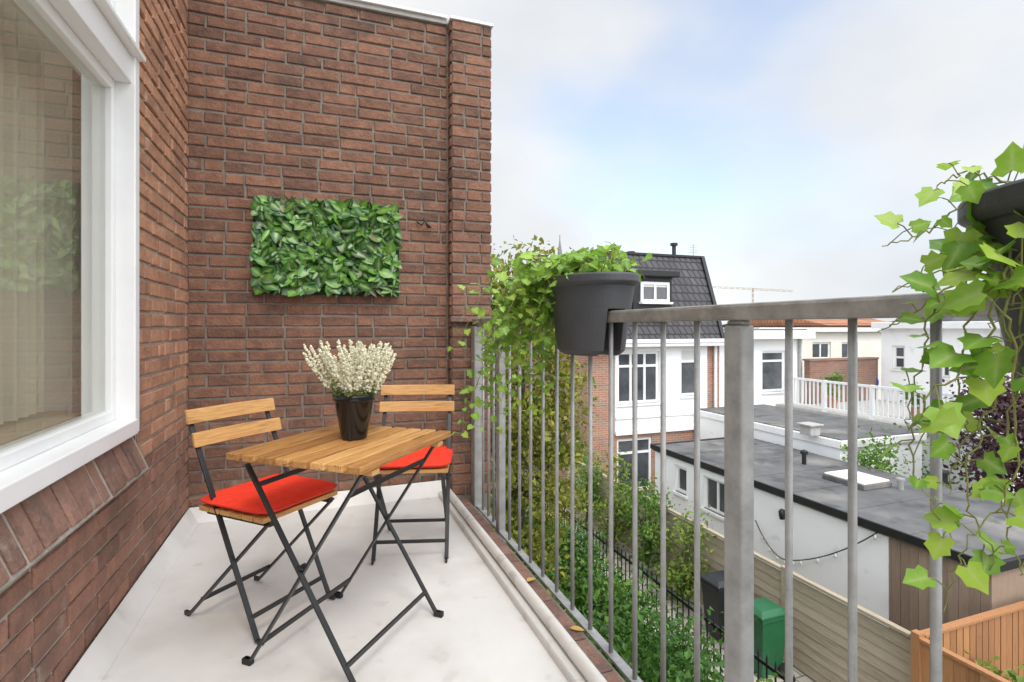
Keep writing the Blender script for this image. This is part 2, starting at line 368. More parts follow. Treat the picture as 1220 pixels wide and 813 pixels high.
# ================================================================== LEFT HOUSE WALL AND WINDOW
WX = -.77
wl = thing('brick_house', 'red brown brick house wall with large white window, left of the table', 'house', (WX,1.5,0))
mb = MB()
Y0, Y1 = -1.4, 3.78
def lface(y0, y1, z0, z1): quad(mb, (WX,y0,z0),(WX,y1,z0),(WX,y1,z1),(WX,y0,z1), 2)
lface(Y0, Y1, -.3, .60); lface(2.795, Y1, .60, 4.4); lface(Y0, .4, .60, 4.4); lface(.4, 2.795, 3.4, 4.4)
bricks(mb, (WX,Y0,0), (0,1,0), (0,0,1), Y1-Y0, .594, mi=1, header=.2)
bricks(mb, (WX,2.80,.594), (0,1,0), (0,0,1), Y1-2.80, 3.76, mi=0, header=.25)
bricks(mb, (WX,Y0,.594), (0,1,0), (0,0,1), .4-Y0, 3.76, mi=0)
mb.box((-1.0,2.80,-.3),(-.775,Y1+.3,4.4), 2); mb.box((-1.0,Y0,-.3),(-.775,2.8,.55), 2)
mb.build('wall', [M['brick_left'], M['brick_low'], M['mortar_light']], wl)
mb = MB()
SB, ST = Vector((-.722,.3,.565)), Vector((-.795,.3,.742))
bricks(mb, SB, (0,1,0), ST-SB, 2.50, (ST-SB).length, .086, .30, .019, .06, 0, 0, .0045, start=0, face=.015, chm=1.5)
dy = Vector((0,2.5,0)); nn = Vector((.177,0,.073)).normalized()*.004
quad(mb, SB+nn, SB+dy+nn, ST+dy+nn, ST+nn, 1)
mb.box((-.95,.3,.55),(-.790,2.8,.70), 1)
mb.build('window_ledge', [M['brick_sill'], M['mortar_light']], wl)
# window: outer frame, reveals, transom
wf = MB()
wf.box((-.95,2.738,.735),(-.752,2.795,3.4)); wf.box((-.95,.4,.735),(-.752,.48,3.4))
wf.box((-.95,.48,.735),(-.742,2.738,.80)); wf.box((-.95,.48,3.32),(-.752,2.738,3.4))
wf.box((-.95,.48,2.26),(-.765,2.738,2.38)); wf.box((-.90,.48,2.38),(-.725,2.785,2.402))
for z0, z1 in ((.80,2.26),(2.402,3.32)):
    wf.box((-.90,2.700,z0),(-.825,2.738,z1)); wf.box((-.90,.48,z0),(-.825,.53,z1)); wf.box((-.90,.53,z0),(-.825,2.700,z0+.045)); wf.box((-.90,.53,z1-.045),(-.825,2.700,z1))
win = wf.build('window', M['white'], wl, bevel=.005)
for z0, z1 in ((.845,2.215),(2.447,3.275)):
    g = MB(); quad(g, (-.85,.52,z0-.01),(-.85,2.71,z0-.01),(-.85,2.71,z1+.01),(-.85,.52,z1+.01)); g.build('pane', M['glass'], win)
# room behind the glass; opening in far wall added to light the interior
rm = MB()
for a in (((-3.6,3.0,0),(-.99,3.0,0),(-.99,3.0,3.5),(-3.6,3.0,3.5)),
          ((-3.6,0,0),(-.99,0,0),(-.99,0,3.5),(-3.6,0,3.5)), ((-3.6,0,.1),(-.99,0,.1),(-.99,3,.1),(-3.6,3,.1)), ((-3.6,0,3.45),(-.99,0,3.45),(-.99,3,3.45),(-3.6,3,3.45)),
          ((-3.6,0,0),(-3.6,3,0),(-3.6,3,.8),(-3.6,0,.8)), ((-3.6,0,3.0),(-3.6,3,3.0),(-3.6,3,3.5),(-3.6,0,3.5))):
    quad(rm, *a)
rm.build('room', M['room'], wl)
rm = MB(); rm.box((-1.35,.2,.80),(-.96,2.9,.83)); rm.build('inner_sill', M['sill_wood'], wl, bevel=.004)
for y0, y1 in ((2.05,2.70),(.35,.8)):
    cu = MB(); n = 90; vs = []; fs = []
    for i in range(n+1):
        y = y0+(y1-y0)*i/n; x = -1.07+.03*math.sin(i*.62)+.012*math.sin(i*1.7)
        vs += [(x,y,.86),(x,y,3.3)]
        if i: fs.append((2*i-2,2*i,2*i+1,2*i-1))
    cu.add(vs, fs); tag(cu.build('curtain', M['curtain'], smooth=True), 'sheer beige curtain inside the window, '+('at its far end beside the pier' if y0 > 1 else 'at its near end'), 'curtain')

# ================================================================== BACK WALL
WY = 3.78
PJ = .10
bw = thing('brick_wall', 'tall dark brown brick wall with corner pier at the end of the balcony', 'wall', (.2,WY,0))
mb = MB()
quad(mb, (-.80,WY,-.3),(.90,WY,-.3),(.90,WY,3.38),(-.80,WY,3.38), 1)
bricks(mb, (-.77,WY,0.0), (1,0,0), (0,0,1), 1.645, 3.38, mi=0)
mb.box((.888,WY-PJ,-.3),(1.172,WY+.2,3.38), 1)
bricks(mb, (.880,WY-PJ,0), (1,0,0), (0,0,1), .297, 3.38, mi=0, header=.45)
bricks(mb, (1.172,WY-PJ,0), (0,1,0), (0,0,1), .295, 3.38, mi=0, header=.45)
bricks(mb, (.888,WY-.004,0), (0,-1,0), (0,0,1), PJ-.004, 3.38, .228, mi=0, header=0, start=-.03)
mb.box((-.80,WY+.01,G),(1.165,WY+2.5,3.37), 1)
mb.build('wall', [M['brick_back'], M['mortar']], bw)
mb = MB(); mb.box((-.80,WY-.03,3.382),(1.185,WY+.3,3.415)); mb.build('coping', M['concrete'], bw, bevel=.006)
mb = MB(); mb.box((-.80,WY-.05,3.415),(.87,WY+.3,3.435)); mb.box((.87,WY-PJ-.02,3.38),(1.19,WY+.3,3.40)); mb.build('coping_trim', M['white'], bw, bevel=.004)
mb = MB(); mb.box((.865,WY-PJ-.05,1.235),(1.16,WY-PJ+.0,1.275)); mb.build('ledge_stone', M['brick_sill'], bw, bevel=.008)
# small wire bracket
mb = MB(); q = Vector((.70,WY-.025,1.93))
mb.tube([q+Vector((-.05,0,.015)), q+Vector((-.02,-.02,-.012)), q+Vector((.0,-.035,.02)), q+Vector((.03,-.03,-.015)), q+Vector((.05,.0,-.02)), q+Vector((.02,-.045,-.03)), q+Vector((-.01,-.05,.035))], .006, 6)
tag(mb.build('wall_hook', M['black_steel'], smooth=True), 'small twisted dark wire hook on the brick wall, right of the leaf panel', 'hook')

# green leaf panel
gp = thing('leaf_panel', 'rectangular panel of glossy green artificial leaves hung on the brick wall', 'wall decoration', (.065,WY-.03,1.40))
x0, x1, z0, z1 = -.40, .53, 1.41, 2.04
mb = MB(); mb.box((x0+.006,WY-.04,z0+.006),(x1-.006,WY-.014,z1-.006)); mb.build('backing', M['panel_base'], gp)
mb = MB()
nx, nz = 16, 10
for i in range(nx):
    for k in range(nz):
        cx = x0+.025+(i+.5)*(x1-x0-.05)/nx+U(-.022,.022); cz = z0+.03+(k+.5)*(z1-z0-.05)/nz+U(-.022,.022)
        n_ = random.choice((3,4,5,6)); ph = U(0,6.28); red = R() < .06; sc = U(.75,1.25); ww = random.choice((.38,.6,.7,.9))
        for j in range(n_):
            a = ph+j*2*PI/n_+U(-.4,.4); d = Vector((math.cos(a), -U(.1,.8), math.sin(a)-.25)); s = U(.07,.105)*sc
            dn = d.normalized()
            for tr_ in range(4):
                tip = (cx+dn.x*s, cz+dn.z*s)
                if x0-.010 < tip[0] < x1+.010 and z0-.010 < tip[1] < z1+.010: break
                s *= .75
            oval_leaf(mb, (cx,WY-.042-U(0,.05),cz), d, Vector((U(-.35,.35),-1,U(.0,.6))), s, ww*U(.9,1.1), 1 if red else 0)
mb.build('leaves', [M['panel_leaf'], M['panel_red']], gp, smooth=True)

# ================================================================== RAILING
RX = 1.05
rl = thing('balcony_railing', 'galvanised steel balcony railing with round bars along the right side', 'railing', (RX,1.4,0))
mb = MB(); mb.box((RX-.028,-1.4,1.218),(RX+.028,3.64,1.262)); mb.build('top_rail', M['galv_rail'], rl, bevel=.009)
mb = MB(); mb.box((RX-.02,-1.4,-.055),(RX+.02,3.62,-.043)); mb.build('bottom_rail', M['galv'], rl, bevel=.002)
for y in (3.60,3.09,1.12,-.85):
    hw = .045 if y > 3.5 else .033
    mb = MB(); mb.box((RX-.022-(hw-.033),y-hw,-.28),(RX+.022,y+hw,1.205)); mb.box((RX-.015,y-.03,1.205),(RX+.015,y+.03,1.218))
    po = mb.build('post', M['galv'], rl, bevel=.006)
    mb = MB(); mb.box((RX-.065,y-.05,-.26),(RX-.036,y+.05,-.13)); mb.build('bracket', M['galv'], po, bevel=.003)
ys = [3.23,3.34,3.46]+[3.09-.164*i for i in range(1,12)]+[1.12-.16*i for i in range(1,12)]+[-1.01,-1.17]
first = None
for y in ys:
    if first is None:
        mb = MB(); mb.tube([(RX,ys[0],-.045),(RX,ys[0],1.222)], .0088, 12); first = mb.build('baluster', M['galv'], rl, smooth=True)
    else:
        c = first.copy(); C.objects.link(c); c.location = (0, y-ys[0], 0)

# ================================================================== PLANTERS + IVY
SY = 1.55
def planter(cx, cy, label):
    zb = 1.088; t = thing('hanging_planter', label, 'planter', (cx,cy,zb), 'dark planters hung over the railing')
    mb = MB()
    rr = lambda z: .117+.039*(z-zb)/.31
    prof = [(0.03,1.268),(rr(1.268),1.268),(rr(1.36),1.36),(.158,1.362),(.167,1.372),(.167,1.398),(.163,1.404),(.150,1.404),(.146,1.37),(.02,1.36)]
    mb.lathe(prof, (cx,cy,0), 64, sy=SY)
    for sg in (1,-1):
        rings = []
        for z, sh in ((zb,.022), (zb+.008,.009), (zb+.022,.0), (1.27,.0)):
            r = rr(z)-sh; fl = .036+sh*.4
            a0 = math.acos(fl/r); n = 24
            rings.append([(cx+sg*r*math.cos(-a0+2*a0*i/n), cy+SY*r*math.sin(-a0+2*a0*i/n), z) for i in range(n+1)])
        mb.loft(rings)
    mb.build('pot', M['planter'], t, smooth=False, bevel=.003)
    mb = MB(); mb.lathe([(.145,1.372),(.10,1.385),(.02,1.39)], (cx,cy,0), 24, sy=SY); mb.build('soil', M['soil'], t, smooth=True)
    return t
P1Y, P2Y = 1.945, .33
planter(RX, P1Y, 'dark grey plastic planter straddling the rail left of the galvanised post')
planter(RX, P2Y, 'dark grey plastic planter at the right edge of the picture, behind large ivy leaves')
def stem_pts(ctrl, n=7):
    c = [Vector(p) for p in ctrl]; out = []
    c = [c[0]*2-c[1]]+c+[c[-1]*2-c[-2]]
    for i in range(1, len(c)-2):
        for k in range(n):
            t = k/n; a, b, d, e = c[i-1], c[i], c[i+1], c[i+2]
            out.append(.5*((2*b)+(d-a)*t+(2*a-5*b+4*d-e)*t*t+(3*b-a-3*d+e)*t**3))
    out.append(c[-2]); return out
def ivy(label, base, stems, size, step, out):
    t = thing('ivy_plant', label, 'plant', base, None)
    sm = MB(); lm = MB(); out = Vector(out)
    for ctrl in stems:
        pts = stem_pts(ctrl)
        pts = [p+rv()*.005 for p in pts]
        sm.tube(pts, [.0021*(1-.6*i/len(pts)) for i in range(len(pts))], 5)
        acc = 0; side = 1; tot = len(pts); nxt = step*U(.6,1.4)
        for i in range(1, tot):
            seg = pts[i]-pts[i-1]; acc += seg.length
            while acc > nxt:
                acc -= nxt; nxt = step*U(.6,1.4); side = -side
                p = pts[i]; tang = seg.normalized(); lat = tang.cross(out)
                if lat.length < .1: lat = rv()
                lat.normalize()
                pet = (lat*side*U(.5,1)+out*U(.1,.7)+rv()*.5+Vector((0,0,.25))).normalized()*U(.015,.045)
                q = p+pet; sm.tube([p, p+pet*.6+Vector((0,0,.004)), q], .0011, 4)
                d = (pet.normalized()*.8+Vector((0,0,-.55))+rv()*.55); nn = out*U(.5,1.2)+Vector((0,0,U(.2,1.1)))+rv()*.6
                ivy_leaf(lm, q, d, nn, size*U(.5,1.2)*(1-.4*i/tot))
    sm.build('stems', M['ivy_stem'], t); lm.build('leaves', M['ivy'], t, smooth=True)
st = []
def arc(cx, cy, phi, reach, rise, drop, r0=.1):
    s0 = Vector((cx+U(-r0,r0), cy+U(-r0,r0)*SY, 1.385)); d = Vector((math.cos(phi), math.sin(phi), 0)); o = []
    for t in (0,.25,.5,.75,1): o.append(s0+d*reach*(t**.8)+Vector((0,0,rise*4*t*(1-t)*(1-.4*t)-drop*t*t)))
    return o
for i in range(52): st.append(arc(RX, P1Y+.05, math.radians(U(88,165)), U(.15,.44), U(.06,.15), U(.04,.34)))
for i in range(26): st.append(arc(RX, P1Y, math.radians(U(-70,90)), U(.06,.19), U(.08,.17), U(-.01,.05)))
for i in range(20): st.append(arc(RX, P1Y+.08, math.radians(U(108,142)), U(.34,.54), U(.05,.1), U(.30,.75)))
ivy('bushy variegated ivy spilling from the planter beside the brick pier', (RX,P1Y,1.37), st, .056, .034, (-.55,-.55,.35))
st = []
for i in range(2): st.append(arc(RX, P2Y+.16, math.radians(U(80,150)), U(.08,.16), U(.05,.10), U(-.02,.06)))
pc = (1215,248,.86)
def px(*l): return [P(*q) for q in l]
st += [px(pc,(1175,228,.84),(1140,250,.82),(1095,282,.82),(1050,290,.83)), px(pc,(1165,295,.80),(1120,325,.80),(1065,345,.82)),
       px(pc,(1165,320,.78),(1115,360,.78),(1098,420,.80),(1088,470,.80),(1078,515,.81)),
       px(pc,(1180,330,.76),(1150,400,.76),(1140,460,.78),(1150,520,.78),(1128,590,.79)),
       px(pc,(1200,350,.74),(1198,440,.75),(1165,520,.76),(1150,600,.77),(1185,660,.76),(1160,690,.77)),
       px(pc,(1215,380,.74),(1207,460,.75),(1197,580,.76),(1205,650,.77),(1218,690,.78)),
       px(pc,(1165,325,.80),(1100,365,.83),(1050,395,.85)),
       px(pc,(1195,218,.80),(1160,206,.80),(1130,213,.80),(1115,232,.81)),
       px(pc,(1190,340,.74),(1170,420,.74),(1110,470,.75),(1085,540,.76),(1110,600,.77),(1130,640,.78)),
       px(pc,(1200,340,.72),(1205,400,.72),(1215,520,.73),(1195,600,.74),(1150,650,.75),(1120,730,.76)),
       px(pc,(1215,320,.72),(1205,360,.72),(1175,390,.73))]
ivy('large leaved green ivy trailing down the right side of the picture', (RX,P2Y,1.37), st, .052, .046, (-.75,-.5,.3))

# ================================================================== TABLE
tb = thing('folding_table', 'square folding bistro table with slatted acacia top and black steel legs', 'table')
LA, LB, TZ = .625, .575, .764
mb = MB(); nsl = 8; wv = LB/nsl
for i in range(nsl):
    y0 = -LB/2+i*wv+.008
    mb.box((-LA/2,y0,TZ-.026+U(0,.001)),(LA/2,y0+wv-.016,TZ-U(0,.002)))
mb.build('tabletop', M['acacia'], tb, bevel=.004, local=True)
for x in (-.225,.225):
    mb = MB(); mb.box((x-.02,-LB/2+.012,TZ-.048),(x+.02,LB/2-.012,TZ-.028)); mb.build('batten', M['acacia_y'], tb, bevel=.003, local=True)
def steel_frame(s, xo):
    for x in (-xo, xo):
        mb = MB()
        mb.bar((x,s*.235,TZ-.046),(x,-s*.235,.012),.009,.02,(1,0,0))
        mb.bar((x,-s*.235,.012),(x,-s*.258,.012),.014,.02)
        lg = mb.build('leg', M['black_steel'], tb, bevel=.002, local=True)
        mb = MB(); mb.box((x-.011,-s*.246-.02,0),(x+.011,-s*.246+.02,.022)); mb.build('foot_cap', M['rubber'], lg, bevel=.004, local=True)
    for t in (.11,.9):
        mb = MB(); y = s*(.235-.47*(1-t)); z = .012+(TZ-.058)*t
        mb.bar((-xo,y,z),(xo,y,z),.009,.018); mb.build('stretcher', M['black_steel'], tb, bevel=.002, local=True)
steel_frame(1, .262); steel_frame(-1, .248)
for x in (-.255,.255):
    mb = MB(); mb.tube([(x-.014,0,.387),(x+.014,0,.387)], .008, 10); mb.build('pivot', M['black_steel'], tb, local=True)
tb.location = (.110,2.13,0); tb.rotation_euler = (0,0,math.radians(50))

# ================================================================== CHAIRS
ch = thing('folding_chair', 'folding slatted chair left of the table, its back toward the window', 'chair', group='folding bistro chairs')
LEG0, LEG1 = Vector((-.245,0,.865)), Vector((.16,0,.01))
def onleg(z): t = (z-LEG0.z)/(LEG1.z-LEG0.z); return LEG0.x+(LEG1.x-LEG0.x)*t
for s in (1,-1):
    mb = MB(); mb.bar((LEG0.x,s*.185,LEG0.z-.03),(LEG1.x,s*.185,LEG1.z),.009,.021,(0,1,0)); mb.bar((LEG1.x,s*.185,.012),(LEG1.x+.03,s*.185,.012),.012,.018); mb.build('leg', M['black_steel'], ch, bevel=.002, local=True)
    mb = MB(); mb.bar((.195,s*.168,.452),(-.26,s*.168,.012),.009,.021,(0,1,0)); mb.bar((-.26,s*.168,.012),(-.29,s*.168,.012),.012,.018); mb.build('leg', M['black_steel'], ch, bevel=.002, local=True)
mb = MB(); mb.bar((onleg(.09),-.185,.09),(onleg(.09),.185,.09),.009,.018); mb.build('stretcher', M['black_steel'], ch, bevel=.002, local=True)
mb = MB(); mb.bar((-.19,-.168,.085),(-.19,.168,.085),.009,.018); mb.build('stretcher', M['black_steel'], ch, bevel=.002, local=True)
mb = MB()
for i in range(6): mb.box((-.165+i*.062,-.195,.462),(-.165+i*.062+.054,.195,.482))
for s in (1,-1): mb.box((-.16,s*.155-.01,.440),(.20,s*.155+.01,.462), 1)
mb.build('seat', [M['acacia_y'], M['black_steel']], ch, bevel=.003, local=True)
for z in (.835,.745):
    mb = MB(); n = 10; x = onleg(z)+.014; rings = []
    for i in range(n+1):
        y = -.212+.424*i/n; cv = -.014*(1-(2*i/n-1)**2)
        tl = .013
        rings.append([(x+cv-.008-tl*.5,y,z+.028),(x+cv+.008-tl*.5,y,z+.028),(x+cv+.008+tl*.5,y,z-.028),(x+cv-.008+tl*.5,y,z-.028)])
    mb.loft(rings); mb.build('back_slat', M['acacia_y'], ch, bevel=.003, local=True)
ch2 = dup(ch); ch2['label'] = 'folding slatted chair between the table and the brick pier, facing the camera'
ch.location = (-.20,2.46,0); ch.rotation_euler = (0,0,math.radians(-45))
A2 = math.radians(-106); f2 = Vector((math.cos(A2), math.sin(A2), 0))
C2 = Vector((.545,3.10,0))+f2*.23
ch2.location = C2; ch2.rotation_euler = (0,0,A2)
def cushion(loc, rz, label):
    t = thing('seat_cushion', label, 'cushion', (0,0,0), 'red seat cushions')
    mb = MB(); n = 26; w, d, h = .205, .198, .019; vs = []; fs = []
    for sgn in (1,-1):
        for i in range(n+1):
            for k in range(n+1):
                a, b = 2*i/n-1, 2*k/n-1
                ex = 7
                sq = max(abs(a),abs(b)); nr = (abs(a)**ex+abs(b)**ex)**(1/ex); f = sq/nr if nr > 0 else 1
                px_, py_ = a*f, b*f
                hh = (max(0, 1-sq**10))**.5
                vs.append((px_*d, py_*w, sgn*h*hh*(1+.10*math.sin(a*3+1)*math.cos(b*2.4)+.04*math.sin(a*9+b*5)*math.sin(b*8))+(.021)))
    o2 = (n+1)*(n+1)
    for base, rev in ((0,False),(o2,True)):
        for i in range(n):
            for k in range(n):
                q = (base+i*(n+1)+k, base+(i+1)*(n+1)+k, base+(i+1)*(n+1)+k+1, base+i*(n+1)+k+1)
                fs.append(q[::-1] if rev else q)
    mb.add(vs, fs); mb.build('cover', M['red'], t, smooth=True, local=True)
    mb = MB(); pts = []
    for i in range(65):
        a = 2*PI*i/64; c, s = math.cos(a), math.sin(a); r = 1/((abs(c)**7+abs(s)**7)**(1/7)); pts.append((c*r*d*1.003, s*r*w*1.003, .021))
    mb.tube(pts, .004, 6); mb.build('piping', M['red_dark'], t, smooth=True, local=True)
    t.location = loc; t.rotation_euler = (0,0,rz)
f = Vector((math.cos(math.radians(-45)), math.sin(math.radians(-45)), 0))
cushion(Vector((-.20,2.46,.484))+f*.02, math.radians(-45), 'red cushion on the chair left of the table')
cushion(C2+f2*.02+Vector((0,0,.484)), A2, 'red cushion on the chair near the brick pier, behind the table')

# ================================================================== HEATHER POT
hx, hy = .13, 2.17
pt = thing('flower_pot', 'small glossy black flower pot standing on the acacia table', 'pot', (hx,hy,TZ))
mb = MB(); mb.lathe([(.044,TZ+.001),(.049,TZ+.004),(.074,TZ+.150),(.081,TZ+.152),(.082,TZ+.172),(.079,TZ+.174),(.072,TZ+.172),(.07,TZ+.15),(.02,TZ+.148)], (hx,hy,0), 40)
mb.build('pot', M['pot_black'], pt, smooth=True, bevel=.002)
mb = MB(); mb.lathe([(.0705,TZ+.152),(.03,TZ+.158),(.01,TZ+.159)], (hx,hy,0), 20); mb.build('soil', M['soil'], pt)
hp = thing('heather_plant', 'white flowering heather in the black pot on the table', 'plant', (hx,hy,TZ+.16))
fl = MB(); gs = MB()
for i in range(78):
    a = U(0,2*PI); lean = (R()**.6)*1.1; r0 = .055*math.sqrt(R()); b = Vector((hx+r0*math.cos(a), hy+r0*math.sin(a), TZ+.155)); Ln = U(.11,.225)*(1-.08*lean)
    d = Vector((math.cos(a)*math.sin(lean), math.sin(a)*math.sin(lean), math.cos(lean)+.2)).normalized(); sw_ = Vector((U(-1,1),U(-1,1),0))*.025
    pts = [b+d*Ln*t+Vector((0,0,.08*t*t*lean))+sw_*t*t+rv()*.004 for t in (0,.2,.4,.6,.8,1)]
    gs.tube(pts, .0014, 4)
    for k in range(58):
        t = .34+.66*(k+R())/58; j = min(4,int(t*5)); p = pts[j].lerp(pts[j+1], t*5-j); w = .0125*(1.2-t*.95)
        p = p+rv()*w; s = U(.005,.0078)*(1.15-.35*t)
        x_, y_, z_ = frame_from(rv(), rv())
        fl.add([p+x_*s,p-x_*s,p+y_*s,p-y_*s,p+z_*s*1.3,p-z_*s*1.3], [(0,2,4),(2,1,4),(1,3,4),(3,0,4),(2,0,5),(1,2,5),(3,1,5),(0,3,5)])
    for k in range(24):
        t = U(.02,.42); j = min(4,int(t*5)); p = pts[j].lerp(pts[j+1], t*5-j); tiny_leaf(gs, p, U(.014,.024))
fl.build('flowers', M['heather'], hp); gs.build('stems', M['heather_green'], hp)

# ================================================================== BACKGROUND BUILDINGS
def facade(plane, c, a0, a1, z0, z1, holes, dep, depth):
    mb = MB()
    def W(a, n, z): return (a, c+n, z) if plane == 'Y' else (c+n, a, z)
    As = sorted(set([a0,a1]+[v for h in holes for v in h[:2]])); Zs = sorted(set([z0,z1]+[v for h in holes for v in h[2:4]]))
    for i in range(len(As)-1):
        for k in range(len(Zs)-1):
            am, zm = (As[i]+As[i+1])/2, (Zs[k]+Zs[k+1])/2
            if any(h[0] < am < h[1] and h[2] < zm < h[3] for h in holes): continue
            quad(mb, W(As[i],0,Zs[k]),W(As[i+1],0,Zs[k]),W(As[i+1],0,Zs[k+1]),W(As[i],0,Zs[k+1]))
    for h in holes:
        p, q, r, s = h[:4]
        for (A, Z, B, Y) in ((p,r,q,r),(q,r,q,s),(q,s,p,s),(p,s,p,r)):
            quad(mb, W(A,0,Z),W(B,0,Y),W(B,dep,Y),W(A,dep,Z))
    for (A, Z, B, Y) in ((a0,z0,a1,z0),(a1,z0,a1,z1),(a1,z1,a0,z1),(a0,z1,a0,z0)):
        quad(mb, W(A,0,Z),W(B,0,Y),W(B,depth,Y),W(A,depth,Z))
    quad(mb, W(a0,depth,z0),W(a1,depth,z0),W(a1,depth,z1),W(a0,depth,z1))
    return mb
def window(parent, plane, c, h, nx=1, nz=1, fw=.06, dep=.12, fm='white', name='window', blind=0, split=None):
    a0, a1, z0, z1 = h[:4]
    def bx(mb, p, q, r, s, n0, n1, mi=0):
        mb.box((p,c+n0,r),(q,c+n1,s), mi) if plane == 'Y' else mb.box((c+n0,p,r),(c+n1,q,s), mi)
    mb = MB(); n0, n1 = dep-.07, dep-.01
    bx(mb,a0,a0+fw,z0,z1,n0,n1); bx(mb,a1-fw,a1,z0,z1,n0,n1); bx(mb,a0+fw,a1-fw,z0,z0+fw,n0,n1); bx(mb,a0+fw,a1-fw,z1-fw,z1,n0,n1)
    for i in range(1,nx): m_ = a0+(a1-a0)*i/nx; bx(mb,m_-fw*.45,m_+fw*.45,z0+fw,z1-fw,n0+.005,n1-.005)
    for i in range(1,nz): m_ = z0+(z1-z0)*(split or i/nz); bx(mb,a0+fw,a1-fw,m_-fw*.45,m_+fw*.45,n0+.008,n1-.008)
    if name == 'window': bx(mb,a0-.04,a1+.04,z0-.06,z0,-.05,n1)
    w = mb.build(name, M[fm], parent)
    mb = MB(); bx(mb,a0+fw*.8,a1-fw*.8,z0+fw*.8,z1-fw*.8,dep-.035,dep-.02)
    mb.build('pane', M['pane'], w)
    if blind:
        mb = MB(); bx(mb,a0+fw,a1-fw,z1-(z1-z0)*blind,z1-fw,dep-.045,dep-.037); mb.build('blind', M['curtain_far'], w)
    return w

# house 1: brick ground floor, white upper floor, mansard roof with dormer
HY = 13.5
h1 = thing('row_house', 'brick and white house with dark tiled mansard roof and dormer behind the first planter', 'house', (9.5,HY,G))
xa, xb = onY(700,450,HY).x, onY(857,450,HY).x
zs = onY(770,515,HY).z; ze = onY(770,413,HY).z
door = rect('Y', HY, 735,522,777,590); door = (door[0],door[1],G+.05,door[3])
facade('Y', HY, xa, xb, G, zs, [door], .12, 7).build('wall', M['brick_far'], h1)
window(h1, 'Y', HY, door, 2, 2, .08, name='door', split=.72)
xw0, xw1 = onY(732,450,HY).x, onY(841,450,HY).x
wA = rect('Y', HY-.06, 736,419,786,481); wB = rect('Y', HY-.06, 811,415,832,472)
facade('Y', HY-.06, xw0, xw1, zs+.002, ze, [wA,wB], .14, .5).build('upper_wall', M['white_render'], h1)
facade('Y', HY, xa, xw0-.002, zs+.002, ze, [], .1, 7).build('brick_pier', M['brick_far'], h1)
facade('Y', HY, xw1+.002, xb, zs+.002, ze, [], .1, 7).build('brick_pier', M['brick_far'], h1)
window(h1, 'Y', HY-.06, wA, 3, 2, .08, .14, split=.72); window(h1, 'Y', HY-.06, wB, 1, 2, .08, .14, split=.72, blind=.3)
mb = MB(); mb.box((xw0,HY-.10,zs+.45),(xw1,HY-.062,zs+.50)); mb.box((xw0,HY-.10,zs-.02),(xw1,HY-.062,zs+.10)); mb.build('cladding_trim', M['white'], h1)
mb = MB(); mb.box((xa-.1,HY-.35,ze),(xb+.1,HY+.1,ze+.10)); mb.box((xa-.1,HY-.38,ze+.10),(xb+.1,HY-.25,ze+.22)); mb.build('gutter', M['white'], h1, bevel=.02)
pr = onY(836,308,HY+.9); zr = pr.z; xr1 = pr.x
xr0 = onY(722,400,HY).x
mb = MB()
mb.loft([[(xr0-.25,HY-.2,ze+.12),(xb,HY-.2,ze+.12),(xb,HY+7,ze+.12),(xr0-.25,HY+7,ze+.12)], [(xr0+.4,HY+.9,zr),(xr1,HY+.9,zr),(xr1,HY+6,zr),(xr0+.4,HY+6,zr)]])
rf = mb.build('roof', M['tile'], h1)
mb = MB()
mb.box((xr0+.35,HY+.85,zr),(xr1+.05,HY+6.05,zr+.07)); mb.bar((xb-.02,HY-.22,ze+.12),(xr1,HY+.88,zr+.04),.12,.1); mb.build('roof_trim', M['black'], h1)
d0 = rect('Y', HY-.1, 758,331,801,375)
mb = MB(); mb.box((d0[0]-.1,HY-.1,d0[2]-.1),(d0[1]-.02,HY+1.2,d0[3]+.02)); dm = mb.build('dormer', M['black'], h1)
mb = MB(); mb.box((d0[0]-.22,HY-.32,d0[3]+.02),(d0[1]+.12,HY+1.3,d0[3]+.20)); mb.build('dormer_roof', M['black'], dm, bevel=.02)
wd = rect('Y', HY-.2, 765,336,799,360); window(h1, 'Y', HY-.22, (wd[0],wd[1],wd[2],wd[3]), 2, 1, .08, .14, blind=.25)
for x, y in ((803,293),(752,303)):
    p = onY(x, y, HY+2); mb = MB(); mb.tube([(p.x,p.y,zr),(p.x,p.y,p.z)], .07, 10); mb.tube([(p.x,p.y,p.z),(p.x,p.y,p.z+.09)], .13, 10); mb.build('chimney_pipe', M['black'], h1)
mb = MB(); p = onY(826,300,HY+2.5); mb.tube([(p.x,p.y,zr),(p.x,p.y,zr+.75)], .015, 6)
for k in range(4): mb.tube([(p.x-.22+.03*k,p.y,zr+.45+.09*k),(p.x+.22-.03*k,p.y,zr+.45+.09*k)], .009, 5)
mb.build('antenna', M['galv'], h1)
mb = MB(); p = onY(853,420,HY-.12); mb.tube([(p.x,HY-.1,ze),(p.x,HY-.1,-1.3)], .05, 8); mb.build('downpipe', M['white'], h1)

